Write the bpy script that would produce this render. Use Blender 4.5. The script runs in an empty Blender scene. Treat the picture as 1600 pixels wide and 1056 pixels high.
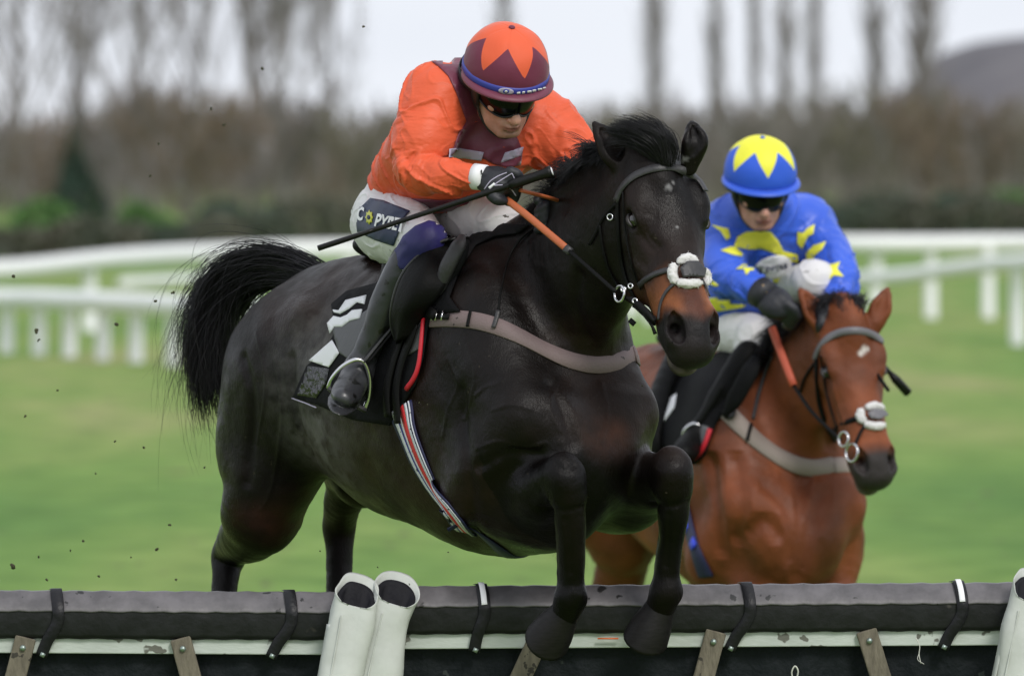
import bpy, math, random
import numpy as np
from mathutils import Vector, Matrix
from mathutils.bvhtree import BVHTree
from mathutils.geometry import delaunay_2d_cdt
R = math.radians
SC = bpy.context.scene
COL = SC.collection
# ---------------------------------------------------------------- camera, sky, sun, exposure
CAM_D, CAM_H, FPX = 20.0, 2.07, 11800.0          # metres to the jump, lens height, focal length in photo pixels
cam_data = bpy.data.cameras.new('camera')
cam = bpy.data.objects.new('camera', cam_data); COL.objects.link(cam)
cam_data.sensor_width = 36.0
cam_data.lens = 36.0 * FPX / 1600.0
PITCH = math.atan((528 - 276) / FPX)
cam.location = (0, -CAM_D, CAM_H)
cam.rotation_euler = (math.pi / 2 - PITCH, 0, 0)
cam_data.clip_start = 0.5; cam_data.clip_end = 6000
cam_data.dof.use_dof = True
cam_data.dof.focus_distance = CAM_D - 0.18
cam_data.dof.aperture_fstop = 4.8
SC.camera = cam
w = bpy.data.worlds.new('World'); SC.world = w; w.use_nodes = True
nt = w.node_tree; nt.nodes.clear()
out = nt.nodes.new('ShaderNodeOutputWorld'); bg = nt.nodes.new('ShaderNodeBackground')
sky = nt.nodes.new('ShaderNodeTexSky'); sky.sky_type = 'NISHITA'; sky.sun_disc = False
SUN_EL, SUN_ROT = 42, 155                     # degrees
sky.sun_elevation = R(SUN_EL); sky.sun_rotation = R(SUN_ROT); sky.air_density = 1.0; sky.dust_density = 3.0
tc = nt.nodes.new('ShaderNodeTexCoord'); mp = nt.nodes.new('ShaderNodeMapping'); mp.inputs['Scale'].default_value = (1.5, 1.5, 9)
nz = nt.nodes.new('ShaderNodeTexNoise'); nz.inputs['Scale'].default_value = 1.2; nz.inputs['Detail'].default_value = 5
rp = nt.nodes.new('ShaderNodeValToRGB')
rp.color_ramp.elements[0].position = .3; rp.color_ramp.elements[0].color = (4.9, 5.25, 5.9, 1)
rp.color_ramp.elements[1].position = .68; rp.color_ramp.elements[1].color = (6.9, 7.05, 7.4, 1)
mx = nt.nodes.new('ShaderNodeMix'); mx.data_type = 'RGBA'; mx.inputs[0].default_value = 0.92   # thick cloud layer over the blue
L = nt.links.new
L(tc.outputs['Generated'], mp.inputs['Vector']); L(mp.outputs[0], nz.inputs['Vector']); L(nz.outputs['Fac'], rp.inputs[0])
L(sky.outputs[0], mx.inputs[6]); L(rp.outputs[0], mx.inputs[7]); L(mx.outputs[2], bg.inputs[0])
bg.inputs[1].default_value = 0.12
L(bg.outputs[0], out.inputs[0])
sun_d = bpy.data.lights.new('sun', 'SUN'); sun_d.energy = 1.5; sun_d.angle = R(14); sun_d.color = (1, .965, .92)
sun = bpy.data.objects.new('sun', sun_d); COL.objects.link(sun)
sun.rotation_euler = Vector((math.sin(R(SUN_ROT)) * math.cos(R(SUN_EL)), math.cos(R(SUN_ROT)) * math.cos(R(SUN_EL)), math.sin(R(SUN_EL)))).to_track_quat('Z', 'Y').to_euler()
SC.view_settings.view_transform = 'Standard'; SC.view_settings.look = 'None'
SC.view_settings.exposure = 0.38; SC.view_settings.gamma = 1.0

# ---------------------------------------------------------------- helpers
CP, SP = math.cos(PITCH), math.sin(PITCH)
def P(px, py, y=0.0):
    """world point at photo position (px, py) whose depth is y metres beyond the jump plane"""
    u = (px - 800) / FPX; v = (528 - py) / FPX
    d = np.array([u, CP + v * SP, v * CP - SP])
    t = (y + CAM_D) / d[1]
    return np.array([0, -CAM_D, CAM_H]) + d * t
def S(y=0.0): return (CAM_D + y) / FPX         # metres per photo pixel at that depth
def V3(*a): return np.array(a, float)
def nrm(v): v = np.asarray(v, float); return v / (np.linalg.norm(v) + 1e-12)

def tag(o, label=None, cat=None, group=None, kind=None):
    if label: o['label'] = label
    if cat: o['category'] = cat
    if group: o['group'] = group
    if kind: o['kind'] = kind
    return o
def thing(name, loc, label, cat, group=None):
    o = bpy.data.objects.new(name, None); COL.objects.link(o); o.location = Vector([float(c) for c in loc])
    o.empty_display_size = .1
    return tag(o, label, cat, group)
def origin_of(parent):
    v = np.zeros(3)
    while parent is not None:
        v = v + np.array(parent.location); parent = parent.parent
    return v
def mesh_obj(name, verts, faces, mat, parent=None, smooth=True, colors=None, origin=None, uvs=None):
    """verts in world coordinates; faces list or (n,k) array"""
    verts = np.asarray(verts, np.float32)
    po = origin_of(parent)
    if parent is None:
        if origin is None:
            mn, mxx = verts.min(0), verts.max(0); origin = np.array([(mn[0]+mxx[0])/2, (mn[1]+mxx[1])/2, mn[2]])
        o_loc = np.array(origin, float)
    else: o_loc = np.zeros(3)
    vv = verts - (o_loc + po)
    me = bpy.data.meshes.new(name)
    if isinstance(faces, np.ndarray):
        n, k = faces.shape
        me.vertices.add(len(vv)); me.vertices.foreach_set('co', vv.astype(np.float32).ravel())
        me.loops.add(n * k); me.loops.foreach_set('vertex_index', faces.astype(np.int32).ravel())
        me.polygons.add(n); me.polygons.foreach_set('loop_start', np.arange(0, n*k, k, dtype=np.int32))
        me.update(calc_edges=True)
    else:
        me.from_pydata([tuple(map(float, v)) for v in vv], [], [tuple(map(int, f)) for f in faces]); me.update()
    me.polygons.foreach_set('use_smooth', [smooth] * len(me.polygons))
    if colors is not None:
        ca = me.color_attributes.new('Col', 'FLOAT_COLOR', 'POINT')
        cc = np.ones((len(vv), 4), np.float32); cc[:, :3] = colors
        ca.data.foreach_set('color', cc.ravel())
    me.validate(); 
    mats = mat if isinstance(mat, (list, tuple)) else [mat]
    for m in mats: me.materials.append(m)
    o = bpy.data.objects.new(name, me); COL.objects.link(o)
    o.location = Vector([float(c) for c in o_loc])
    if parent is not None: o.parent = parent
    return o

# ---- numpy value noise
def _h(i, j, k, s):
    n = (i * 374761393 + j * 668265263 + k * 2147483647 + s * 974711) & 0x7fffffff
    n = ((n ^ (n >> 13)) * 1274126177) & 0x7fffffff
    return ((n ^ (n >> 16)) & 0xffff) / 65535.0
def vnoise(p, s=0):
    p = np.asarray(p, float); i = np.floor(p).astype(np.int64); f = p - i; f = f*f*(3-2*f)
    r = 0
    for a in (0, 1):
        for b in (0, 1):
            for c in (0, 1):
                r = r + _h(i[:,0]+a, i[:,1]+b, i[:,2]+c, s) * (f[:,0] if a else 1-f[:,0]) * (f[:,1] if b else 1-f[:,1]) * (f[:,2] if c else 1-f[:,2])
    return r * 2 - 1
def fbm(p, o=3, s=0): return sum(vnoise(np.asarray(p) * 2**k + 7.3*k, s + k) / 2**k for k in range(o))

# ---- signed distance volume, meshed with surface nets
class Field:
    def __init__(s, lo, hi, h, pad=0):
        s.lo = np.array(lo, float); s.h = h
        s.n = np.ceil((np.array(hi) - s.lo) / h).astype(int) + 1; s.pad = pad
        s.a = np.full(tuple(s.n), 1e2, np.float32)
    def box(s, mn, mx):
        i0 = np.clip(np.floor((np.array(mn) - s.lo) / s.h).astype(int), 0, s.n - 1)
        i1 = np.clip(np.ceil((np.array(mx) - s.lo) / s.h).astype(int) + 1, 1, s.n)
        if (i1 <= i0).any(): return None, None
        sl = tuple(slice(a, b) for a, b in zip(i0, i1))
        g = [(s.lo[k] + np.arange(i0[k], i1[k]) * s.h).astype(np.float32) for k in range(3)]
        return sl, (g[0][:, None, None], g[1][None, :, None], g[2][None, None, :])
    def put(s, sl, d, k, sub=False):
        a = s.a[sl]
        if sub:
            d = -d
            if k > 0:
                h = np.clip(0.5 - 0.5 * (a - d) / k, 0, 1); s.a[sl] = a + (d - a) * h + k * h * (1 - h)
            else: s.a[sl] = np.maximum(a, d)
        elif k > 0:
            h = np.clip(0.5 + 0.5 * (a - d) / k, 0, 1); s.a[sl] = a + (d - a) * h - k * h * (1 - h)
        else: s.a[sl] = np.minimum(a, d)
    def cap(s, a, b, ra, rb, k=.03, flat=None, fs=1.0, sub=False):
        """tapered capsule; flat = direction in which the section is scaled by fs"""
        a = np.array(a, float); b = np.array(b, float)
        m = max(ra, rb) * max(1, fs) + 1.3 * k + 3 * s.h + s.pad
        sl, g = s.box(np.minimum(a, b) - m, np.maximum(a, b) + m)
        if sl is None: return
        ba = b - a; bb = float(ba @ ba) + 1e-12
        X, Y, Z = g[0] - a[0], g[1] - a[1], g[2] - a[2]
        h = np.clip((X * ba[0] + Y * ba[1] + Z * ba[2]) / bb, 0, 1)
        X = X - ba[0] * h; Y = Y - ba[1] * h; Z = Z - ba[2] * h
        q2 = X*X + Y*Y + Z*Z
        r = ra + (rb - ra) * h
        if flat is not None:
            f = nrm(flat); qn = X * f[0] + Y * f[1] + Z * f[2]
            q2s = np.maximum(q2 - qn*qn, 0) + (qn / fs)**2
            l = np.sqrt(q2s); 
            d = (l - r) * np.where(l > 1e-6, np.minimum(1, np.sqrt(np.maximum(q2, 1e-12)) / np.maximum(l, 1e-6)), 1) if fs < 1 else (l - r)
        else: d = np.sqrt(q2) - r
        s.put(sl, d.astype(np.float32), k, sub)
    def chain(s, pts, rad, k=.03, flat=None, fs=1.0, n=5, kin=None, sub=False):
        """smooth tube through pts with radii"""
        c, r = spline(pts, n, rad)
        for i in range(len(c) - 1):
            s.cap(c[i], c[i+1], r[i], r[i+1], (kin if kin is not None else .012) if i else k, flat, fs, sub)
        # blend with the rest softly: first link uses k, the others a small k
    def tube(s, pts, rad, k=.03, flat=None, fs=1.0, n=5, sub=False):
        """like chain, but the whole tube is united first and then blended once with k"""
        c, r = spline(pts, n, rad); c = np.array(c)
        m = max(r) * max(1, fs) + 1.3 * k + 3 * s.h
        sl, g = s.box(c.min(0) - m, c.max(0) + m)
        if sl is None: return
        keep = s.a; tmp = np.full(s.a[sl].shape, 1e2, np.float32)
        sub_f = Field.__new__(Field); sub_f.lo = s.lo + np.array([q.start for q in sl]) * s.h; sub_f.h = s.h; sub_f.n = np.array(tmp.shape); sub_f.a = tmp; sub_f.pad = 1.5 * k
        for i in range(len(c) - 1): sub_f.cap(c[i], c[i+1], r[i], r[i+1], .004, flat, fs)
        s.put(sl, np.where(sub_f.a > 50, m + .05, sub_f.a), k, sub)
    def ell(s, c, r, ax=None, k=.03, sub=False):
        c = np.array(c, float); r = np.array(r, float)
        A = np.array(ax, float) if ax is not None else np.eye(3)
        ext = np.sqrt(((A * r[:, None])**2).sum(0)) + 3 * k + 3 * s.h + s.pad
        sl, g = s.box(c - ext, c + ext)
        if sl is None: return
        X, Y, Z = g[0] - c[0], g[1] - c[1], g[2] - c[2]
        k0 = 0; k1 = 0
        for i in range(3):
            q = X * A[i, 0] + Y * A[i, 1] + Z * A[i, 2]
            k0 = k0 + (q / r[i])**2; k1 = k1 + (q / r[i]**2)**2
        k0 = np.sqrt(k0); k1 = np.sqrt(k1) + 1e-9
        s.put(sl, (k0 * (k0 - 1) / k1).astype(np.float32), k, sub)
    def mesh(s):
        a = s.a; neg = a < 0
        c = np.zeros(tuple(s.n - 1), np.int8)
        for i in (0, 1):
            for j in (0, 1):
                for k in (0, 1):
                    c += neg[i:s.n[0]-1+i, j:s.n[1]-1+j, k:s.n[2]-1+k]
        idx = np.argwhere((c > 0) & (c < 8))
        vid = np.full(tuple(s.n - 1), -1, np.int32); vid[tuple(idx.T)] = np.arange(len(idx))
        pos = np.zeros((len(idx), 3)); cnt = np.zeros(len(idx))
        cor = [(i, j, k) for i in (0,1) for j in (0,1) for k in (0,1)]
        for u in cor:
            for v in cor:
                if sum(abs(np.subtract(u, v))) == 1 and u < v:
                    va = a[tuple((idx + u).T)]; vb = a[tuple((idx + v).T)]
                    x = (va < 0) != (vb < 0)
                    t = np.where(x, va / np.where(x, va - vb, 1), 0)
                    pos += x[:, None] * (np.array(u) + t[:, None] * (np.array(v) - np.array(u))); cnt += x
        V = (idx + pos / cnt[:, None]) * s.h + s.lo
        F = []
        for ax in range(3):
            b, cc = [(1, 2), (2, 0), (0, 1)][ax]
            lo = [slice(1, s.n[q]-1) for q in range(3)]; lo[ax] = slice(0, s.n[ax]-1)
            hi = list(lo); hi[ax] = slice(1, s.n[ax])
            n0 = neg[tuple(lo)]; n1 = neg[tuple(hi)]
            e = np.argwhere(n0 != n1); off = np.ones(3, int); off[ax] = 0; e = e + off
            flip = ~neg[tuple(e.T)]
            eb = np.zeros(3, int); eb[b] = 1; ec = np.zeros(3, int); ec[cc] = 1
            q = np.stack([vid[tuple((e - eb - ec).T)], vid[tuple((e - ec).T)], vid[tuple(e.T)], vid[tuple((e - eb).T)]], 1)
            q[flip] = q[flip][:, ::-1]
            F.append(q)
        F = np.concatenate(F); F = F[(F >= 0).all(1)]
        return V, F
def spline(pts, n=5, rad=None):
    pts = [np.array(p, float) for p in pts]; m = len(pts)
    P_ = [2*pts[0]-pts[1]] + pts + [2*pts[-1]-pts[-2]]
    rr = None
    if rad is not None: rr = [rad[0]] + list(rad) + [rad[-1]]
    c, r = [], []
    for i in range(m - 1):
        for t in np.linspace(0, 1, n, endpoint=False):
            a = .5*((2*P_[i+1]) + (-P_[i]+P_[i+2])*t + (2*P_[i]-5*P_[i+1]+4*P_[i+2]-P_[i+3])*t*t + (-P_[i]+3*P_[i+1]-3*P_[i+2]+P_[i+3])*t**3)
            c.append(a)
            if rad is not None: tt = t*t*(3-2*t); r.append(rad[i]*(1-tt) + rad[i+1]*tt)
    c.append(pts[-1]); 
    if rad is not None: r.append(rad[-1]); return np.array(c), r
    return np.array(c)
def vnormals(V, F):
    a = V[F[:,1]] - V[F[:,0]]; b = V[F[:,2]] - V[F[:,0]]; n = np.cross(a, b); N = np.zeros_like(V)
    for k in range(F.shape[1]): np.add.at(N, F[:,k], n)
    return N / (np.linalg.norm(N, axis=1)[:, None] + 1e-12)
def bvh_of(V, F): return BVHTree.FromPolygons([Vector(v) for v in V.tolist()], F.tolist())
CAMV = Vector((0, -CAM_D, CAM_H))
def hit(bvh, px, py):
    d = Vector(P(px, py, 0)) - CAMV; d.normalize()
    r = bvh.ray_cast(CAMV, d)
    if r[0] is None: return None, None
    return np.array(r[0]), np.array(r[1] if r[1].dot(d) < 0 else -r[1])
def snap(bvh, p):
    r = bvh.find_nearest(Vector([float(c) for c in p])); return np.array(r[0]), np.array(r[1])

# ---- generic shapes returning (verts, faces)
def tube_vf(pts, rad, seg=8, n=4, flat=None, fs=1.0, smooth=True, cap=True):
    rad = [rad] * len(pts) if np.isscalar(rad) else list(rad)
    if smooth and len(pts) > 2: c, r = spline(pts, n, rad)
    else: c, r = np.array(pts, float), rad
    V = []; F = []; u = None
    for i in range(len(c)):
        t = nrm(c[min(i+1, len(c)-1)] - c[max(i-1, 0)])
        if flat is not None:
            fl = flat[min(i, len(flat)-1)] if isinstance(flat, list) else flat
            u = nrm(fl - t * (fl @ t))
        elif u is None: u = nrm(np.cross(t, [.3, .5, .81]))
        else: u = nrm(u - t * (u @ t))
        w_ = np.cross(t, u)
        for k in range(seg):
            a = 2*math.pi*k/seg
            V.append(c[i] + r[i] * (math.cos(a) * u * fs + math.sin(a) * w_))
    for i in range(len(c)-1):
        for k in range(seg):
            F.append((i*seg+k, i*seg+(k+1)%seg, (i+1)*seg+(k+1)%seg, (i+1)*seg+k))
    if cap:
        F.append(tuple(range(seg))[::-1]); F.append(tuple((len(c)-1)*seg+k for k in range(seg)))
    return V, F
def join(parts):
    V = []; F = []
    for v, f in parts:
        o = len(V); V += [np.array(x) for x in v]; F += [tuple(i + o for i in q) for q in f]
    return V, F
def box_vf(c, sx, sy, sz, ax=None):
    A = np.array(ax, float) if ax is not None else np.eye(3); c = np.array(c, float)
    V = [c + A[0]*sx*i + A[1]*sy*j + A[2]*sz*k for i in (-.5,.5) for j in (-.5,.5) for k in (-.5,.5)]
    return V, [(0,1,3,2),(4,6,7,5),(0,4,5,1),(2,3,7,6),(0,2,6,4),(1,5,7,3)]
def bevel(o, w_=.003, seg=2):
    m = o.modifiers.new('bevel', 'BEVEL'); m.width = w_; m.segments = seg; m.limit_method = 'ANGLE'; m.angle_limit = R(40); return o
def ribbon_vf(pts, nrms, width, thick, widths=None, n=4, camber=.15):
    """flat strap with thickness running along pts; nrms = outward normals"""
    c = spline(pts, n) if len(pts) > 2 else np.array(pts, float); nn = spline(nrms, n) if len(pts) > 2 else np.array(nrms, float)
    ww = spline([[x, 0, 0] for x in (widths or [width]*len(pts))], n)[:, 0] if len(pts) > 2 else (widths or [width]*len(pts))
    V = []; F = []
    for i in range(len(c)):
        t = nrm(c[min(i+1, len(c)-1)] - c[max(i-1, 0)]); z = nrm(nn[i] - t*(nn[i] @ t)); s_ = np.cross(t, z); h = ww[i]/2
        for (a, b) in ((-1, 0), (-.93, .8), (0, 1.0 + camber), (.93, .8), (1, 0), (0, -.2)):
            V.append(c[i] + s_*h*a + z*thick*b)
    for i in range(len(c)-1):
        for k in range(6): F.append((i*6+k, i*6+(k+1) % 6, (i+1)*6+(k+1) % 6, (i+1)*6+k))
    F.append(tuple(range(6))[::-1]); F.append(tuple((len(c)-1)*6+k for k in range(6)))
    return V, F
def strap(bvh, path, width, off=.002, thick=.003, step=12, widths=None):
    """strap lying on a surface, path = photo positions traced on it or 3D points (then snapped)"""
    pts, ns = [], []
    dens = []
    for i in range(len(path)-1):
        a, b = np.array(path[i], float), np.array(path[i+1], float)
        L_ = np.linalg.norm(b[:2]-a[:2]) if len(a) == 2 else np.linalg.norm(b-a)/S()
        m = max(1, int(L_/step))
        for k in range(m): dens.append(a + (b-a)*k/m)
    dens.append(np.array(path[-1], float))
    for q in dens:
        p_, n_ = hit(bvh, *q) if len(q) == 2 else snap(bvh, q)
        if p_ is None: continue
        pts.append(p_); ns.append(n_)
    pts = np.array(pts); ns = np.array(ns)
    for _ in range(3):
        ns[1:-1] = (ns[:-2] + ns[1:-1]*2 + ns[2:])/4
        if len(pts) > 4: pts[1:-1] = (pts[:-2] + pts[1:-1]*2 + pts[2:])/4
    pts = pts + ns*off
    return ribbon_vf(list(pts), list(ns), width, thick, n=2)
def patch_vf(bvh, poly, off=.002, thick=.002, grid=6.0, smooth_n=True, edge=None, jump=7):
    """cloth or marking cut to a photo-traced outline and laid on the surface beneath it"""
    poly = [np.array(p, float) for p in poly]; e = edge or grid
    B = []
    for i in range(len(poly)):
        a, b = poly[i], poly[(i+1) % len(poly)]; m = max(1, int(np.linalg.norm(b-a)/e))
        for k in range(m): B.append(a + (b-a)*k/m)
    B = np.array(B); nb = len(B)
    mn, mxx = B.min(0), B.max(0)
    gx, gy = np.meshgrid(np.arange(mn[0]+grid/2, mxx[0], grid), np.arange(mn[1]+grid/2, mxx[1], grid))
    G = np.stack([gx.ravel(), gy.ravel()], 1)
    if len(G):
        d = np.min(np.linalg.norm(G[:, None]-B[None], axis=2), 1); G = G[d > grid*.35]
    allp = [Vector(p) for p in B.tolist()] + [Vector(p) for p in G.tolist()]
    r = delaunay_2d_cdt(allp, [(i, (i+1) % nb) for i in range(nb)], [list(range(nb))], 1, 1e-5)
    v2, _, f2 = r[0], r[1], r[2]
    pts = []; ns = []; ok = []
    for v in v2:
        p_, n_ = hit(bvh, v[0], v[1])
        ok.append(p_ is not None); pts.append(p_ if p_ is not None else np.zeros(3)); ns.append(n_ if n_ is not None else np.array([0,-1,0]))
    pts = np.array(pts); ns = np.array(ns); F = [tuple(f) for f in f2 if all(ok[i] for i in f)]
    if not F: return [], []
    # drop triangles that jump in depth
    F = [f for f in F if max(np.linalg.norm(pts[f[i]]-pts[f[(i+1) % len(f)]]) for i in range(len(f))) < grid*S()*jump]
    if not F: return [], []
    par = list(range(len(pts)))                      # keep the one connected piece of cloth
    def root_(i):
        while par[i] != i: par[i] = par[par[i]]; i = par[i]
        return i
    for f in F:
        for i in f[1:]: par[root_(i)] = root_(f[0])
    cnt_ = {}
    for f in F: cnt_[root_(f[0])] = cnt_.get(root_(f[0]), 0) + 1
    big_ = max(cnt_, key=cnt_.get); F = [f for f in F if root_(f[0]) == big_]
    used_ = sorted({i for f in F for i in f}); re_ = {u: k for k, u in enumerate(used_)}
    pts = pts[used_]; ns = ns[used_]; F = [tuple(re_[i] for i in f) for f in F]
    if smooth_n:
        nb_ = [[] for _ in pts]
        for f in F:
            for i in range(len(f)): nb_[f[i]].append(f[(i+1) % len(f)]); nb_[f[(i+1) % len(f)]].append(f[i])
        for _ in range(2): ns = np.array([ns[i]*2 + sum((ns[j] for j in nb_[i]), np.zeros(3)) for i in range(len(ns))]); ns /= np.linalg.norm(ns, axis=1)[:, None] + 1e-9
    top = pts + ns*(off+thick); bot = pts + ns*max(off-.001, -.001)
    n = len(pts); V = list(top) + list(bot)
    ecount = {}
    for f in F:
        for i in range(len(f)): ecount[(f[i], f[(i+1) % len(f)])] = 1
    FF = []
    for f in F:
        a, b, c = pts[f[0]], pts[f[1]], pts[f[2]]
        rev = np.cross(b-a, c-a) @ ns[f[0]] < 0
        FF.append(f[::-1] if rev else f)
    for (a, b) in list(ecount):
        if (b, a) not in ecount: FF.append((a, b, b+n, a+n))
    return V, FF
def loft(rings, closed=True, caps=True):
    n = len(rings[0]); V = [p for r_ in rings for p in r_]; F = []
    for i in range(len(rings)-1):
        for k in range(n if closed else n-1): F.append((i*n+k, i*n+(k+1) % n, (i+1)*n+(k+1) % n, (i+1)*n+k))
    if caps and closed: F.append(tuple(range(n))[::-1]); F.append(tuple((len(rings)-1)*n+k for k in range(n)))
    return V, F

# ---------------------------------------------------------------- materials
def mat(name, col=(.5,.5,.5), rough=.6, metal=0, var=0, vscale=8, bump=0, bscale=60, col2=None, attr=False, sheen=0, coat=0, trans=0, spec=.5, stretch=None, bdetail=4, fleck=None, sss=0, emit=None):
    m = bpy.data.materials.new(name); m.use_nodes = True; n = m.node_tree.nodes; l = m.node_tree.links.new
    b = n['Principled BSDF']; b.inputs['Roughness'].default_value = rough; b.inputs['Metallic'].default_value = metal
    b.inputs['Specular IOR Level'].default_value = spec
    b.inputs['Sheen Weight'].default_value = sheen; b.inputs['Sheen Roughness'].default_value = .4; b.inputs['Coat Weight'].default_value = coat; b.inputs['Coat Roughness'].default_value = .25
    if sss: b.inputs['Subsurface Weight'].default_value = sss; b.inputs['Subsurface Radius'].default_value = (.012, .005, .003)
    if trans: b.inputs['Transmission Weight'].default_value = trans
    t = n.new('ShaderNodeTexCoord'); mpn = n.new('ShaderNodeMapping'); l(t.outputs['Object'], mpn.inputs[0])
    if stretch: mpn.inputs['Scale'].default_value = stretch
    base = None
    if attr:
        a = n.new('ShaderNodeAttribute'); a.attribute_name = 'Col'; base = a.outputs['Color']
    if var or col2:
        z = n.new('ShaderNodeTexNoise'); z.inputs['Scale'].default_value = vscale; z.inputs['Detail'].default_value = 5; z.inputs['Roughness'].default_value = .6; l(mpn.outputs[0], z.inputs['Vector'])
        rr = n.new('ShaderNodeValToRGB'); rr.color_ramp.elements[0].position = .35; rr.color_ramp.elements[1].position = .65
        if attr:
            rr.color_ramp.elements[0].color = (1-var,)*3 + (1,); rr.color_ramp.elements[1].color = (1+var,)*3 + (1,)
            q = n.new('ShaderNodeMix'); q.data_type = 'RGBA'; q.blend_type = 'MULTIPLY'; q.inputs[0].default_value = 1
            l(base, q.inputs[6]); l(rr.outputs[0], q.inputs[7]); base = q.outputs[2]
        else:
            c2 = col2 or tuple(c*(1+var) for c in col); c1 = col if col2 else tuple(c*(1-var) for c in col)
            rr.color_ramp.elements[0].color = tuple(c1)+(1,); rr.color_ramp.elements[1].color = tuple(c2)+(1,); base = rr.outputs[0]
        l(z.outputs['Fac'], rr.inputs[0])
    if fleck:   # (colour, scale, threshold): mud spots
        z = n.new('ShaderNodeTexNoise'); z.inputs['Scale'].default_value = fleck[1]; z.inputs['Detail'].default_value = 3; l(t.outputs['Object'], z.inputs['Vector'])
        rr = n.new('ShaderNodeValToRGB'); rr.color_ramp.elements[0].position = fleck[2]; rr.color_ramp.elements[1].position = fleck[2]+.02
        l(z.outputs['Fac'], rr.inputs[0])
        q = n.new('ShaderNodeMix'); q.data_type = 'RGBA'; l(rr.outputs[0], q.inputs[0])
        if base: l(base, q.inputs[6])
        else: q.inputs[6].default_value = tuple(col)+(1,)
        q.inputs[7].default_value = tuple(fleck[0])+(1,); base = q.outputs[2]
    if base: l(base, b.inputs['Base Color'])
    else: b.inputs['Base Color'].default_value = tuple(col)+(1,)
    if bump:
        z = n.new('ShaderNodeTexNoise'); z.inputs['Scale'].default_value = bscale; z.inputs['Detail'].default_value = bdetail; l(mpn.outputs[0], z.inputs['Vector'])
        bp = n.new('ShaderNodeBump'); bp.inputs['Strength'].default_value = bump; bp.inputs['Distance'].default_value = .01
        l(z.outputs['Fac'], bp.inputs['Height']); l(bp.outputs[0], b.inputs['Normal'])
    if emit: b.inputs['Emission Color'].default_value = tuple(emit[0])+(1,); b.inputs['Emission Strength'].default_value = emit[1]
    return m

def coat_detail(m, lo=.27, hi=.60, mud=(.045,.036,.026)):
    """wet and dry patches, short-hair grain and dried mud specks for a horse's coat"""
    n = m.node_tree.nodes; l = m.node_tree.links.new; b = n['Principled BSDF']; t = n.new('ShaderNodeTexCoord')
    def nz_(scale, det, sc=(1,1,1)):
        mp_ = n.new('ShaderNodeMapping'); mp_.inputs['Scale'].default_value = sc; l(t.outputs['Object'], mp_.inputs[0]); z = n.new('ShaderNodeTexNoise'); z.inputs['Scale'].default_value = scale; z.inputs['Detail'].default_value = det; z.inputs['Roughness'].default_value = .65; l(mp_.outputs[0], z.inputs['Vector']); return z.outputs['Fac']
    mr = n.new('ShaderNodeMapRange'); mr.inputs[1].default_value = .35; mr.inputs[2].default_value = .65; mr.inputs[3].default_value = lo; mr.inputs[4].default_value = hi; l(nz_(4.5, 6), mr.inputs[0]); l(mr.outputs[0], b.inputs['Roughness'])
    prev = b.inputs['Normal'].links[0].from_node
    b2 = n.new('ShaderNodeBump'); b2.inputs['Strength'].default_value = .45; b2.inputs['Distance'].default_value = .004; l(nz_(170, 3, (1.3, 1.3, .35)), b2.inputs['Height']); l(prev.outputs[0], b2.inputs['Normal'])
    b3 = n.new('ShaderNodeBump'); b3.inputs['Strength'].default_value = .5; b3.inputs['Distance'].default_value = .012; w_ = n.new('ShaderNodeTexNoise'); w_.noise_type = 'RIDGED_MULTIFRACTAL'; w_.inputs['Scale'].default_value = 7; w_.inputs['Detail'].default_value = 5; l(t.outputs['Object'], w_.inputs['Vector']); l(w_.outputs['Fac'], b3.inputs['Height']); l(b2.outputs[0], b3.inputs['Normal']); l(b3.outputs[0], b.inputs['Normal'])
    src = b.inputs['Base Color'].links[0].from_socket; rr = n.new('ShaderNodeValToRGB'); rr.color_ramp.elements[0].position = .70; rr.color_ramp.elements[1].position = .73; l(nz_(46, 3), rr.inputs[0])
    q = n.new('ShaderNodeMix'); q.data_type = 'RGBA'; l(rr.outputs[0], q.inputs[0]); l(src, q.inputs[6]); q.inputs[7].default_value = tuple(mud)+(1,); l(q.outputs[2], b.inputs['Base Color'])
RES_B, RES_P = .0042, .0033
# ---------------------------------------------------------------- horses
class HorseRig: pass
def horse_rig(W0, ang, poll, muz, n0, pitch=0.0):
    g = HorseRig(); g.W = W0
    g.F = V3(math.sin(R(ang)), -math.cos(R(ang)), 0); g.R = V3(-math.cos(R(ang)), -math.sin(R(ang)), 0); g.U = V3(0, 0, 1)
    Fp = g.F * math.cos(R(pitch)) + g.U * math.sin(R(pitch)); Up = g.U * math.cos(R(pitch)) - g.F * math.sin(R(pitch))
    g.hl = lambda f, r, u: g.W + Fp * f + g.R * r + Up * u
    g.bax = [Fp, g.R, Up]
    g.poll = poll; g.A = nrm(muz - poll); g.hs = np.linalg.norm(muz - poll) / .60
    g.N = nrm(n0 - g.A * (n0 @ g.A)); g.S = nrm(np.cross(g.N, g.A))
    if g.S @ g.R < 0: g.S = -g.S
    g.hd = lambda a, s, n: g.poll + (g.A * a + g.S * s + g.N * n) * g.hs
    g.hax = [g.A, g.S, g.N]
    return g
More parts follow.
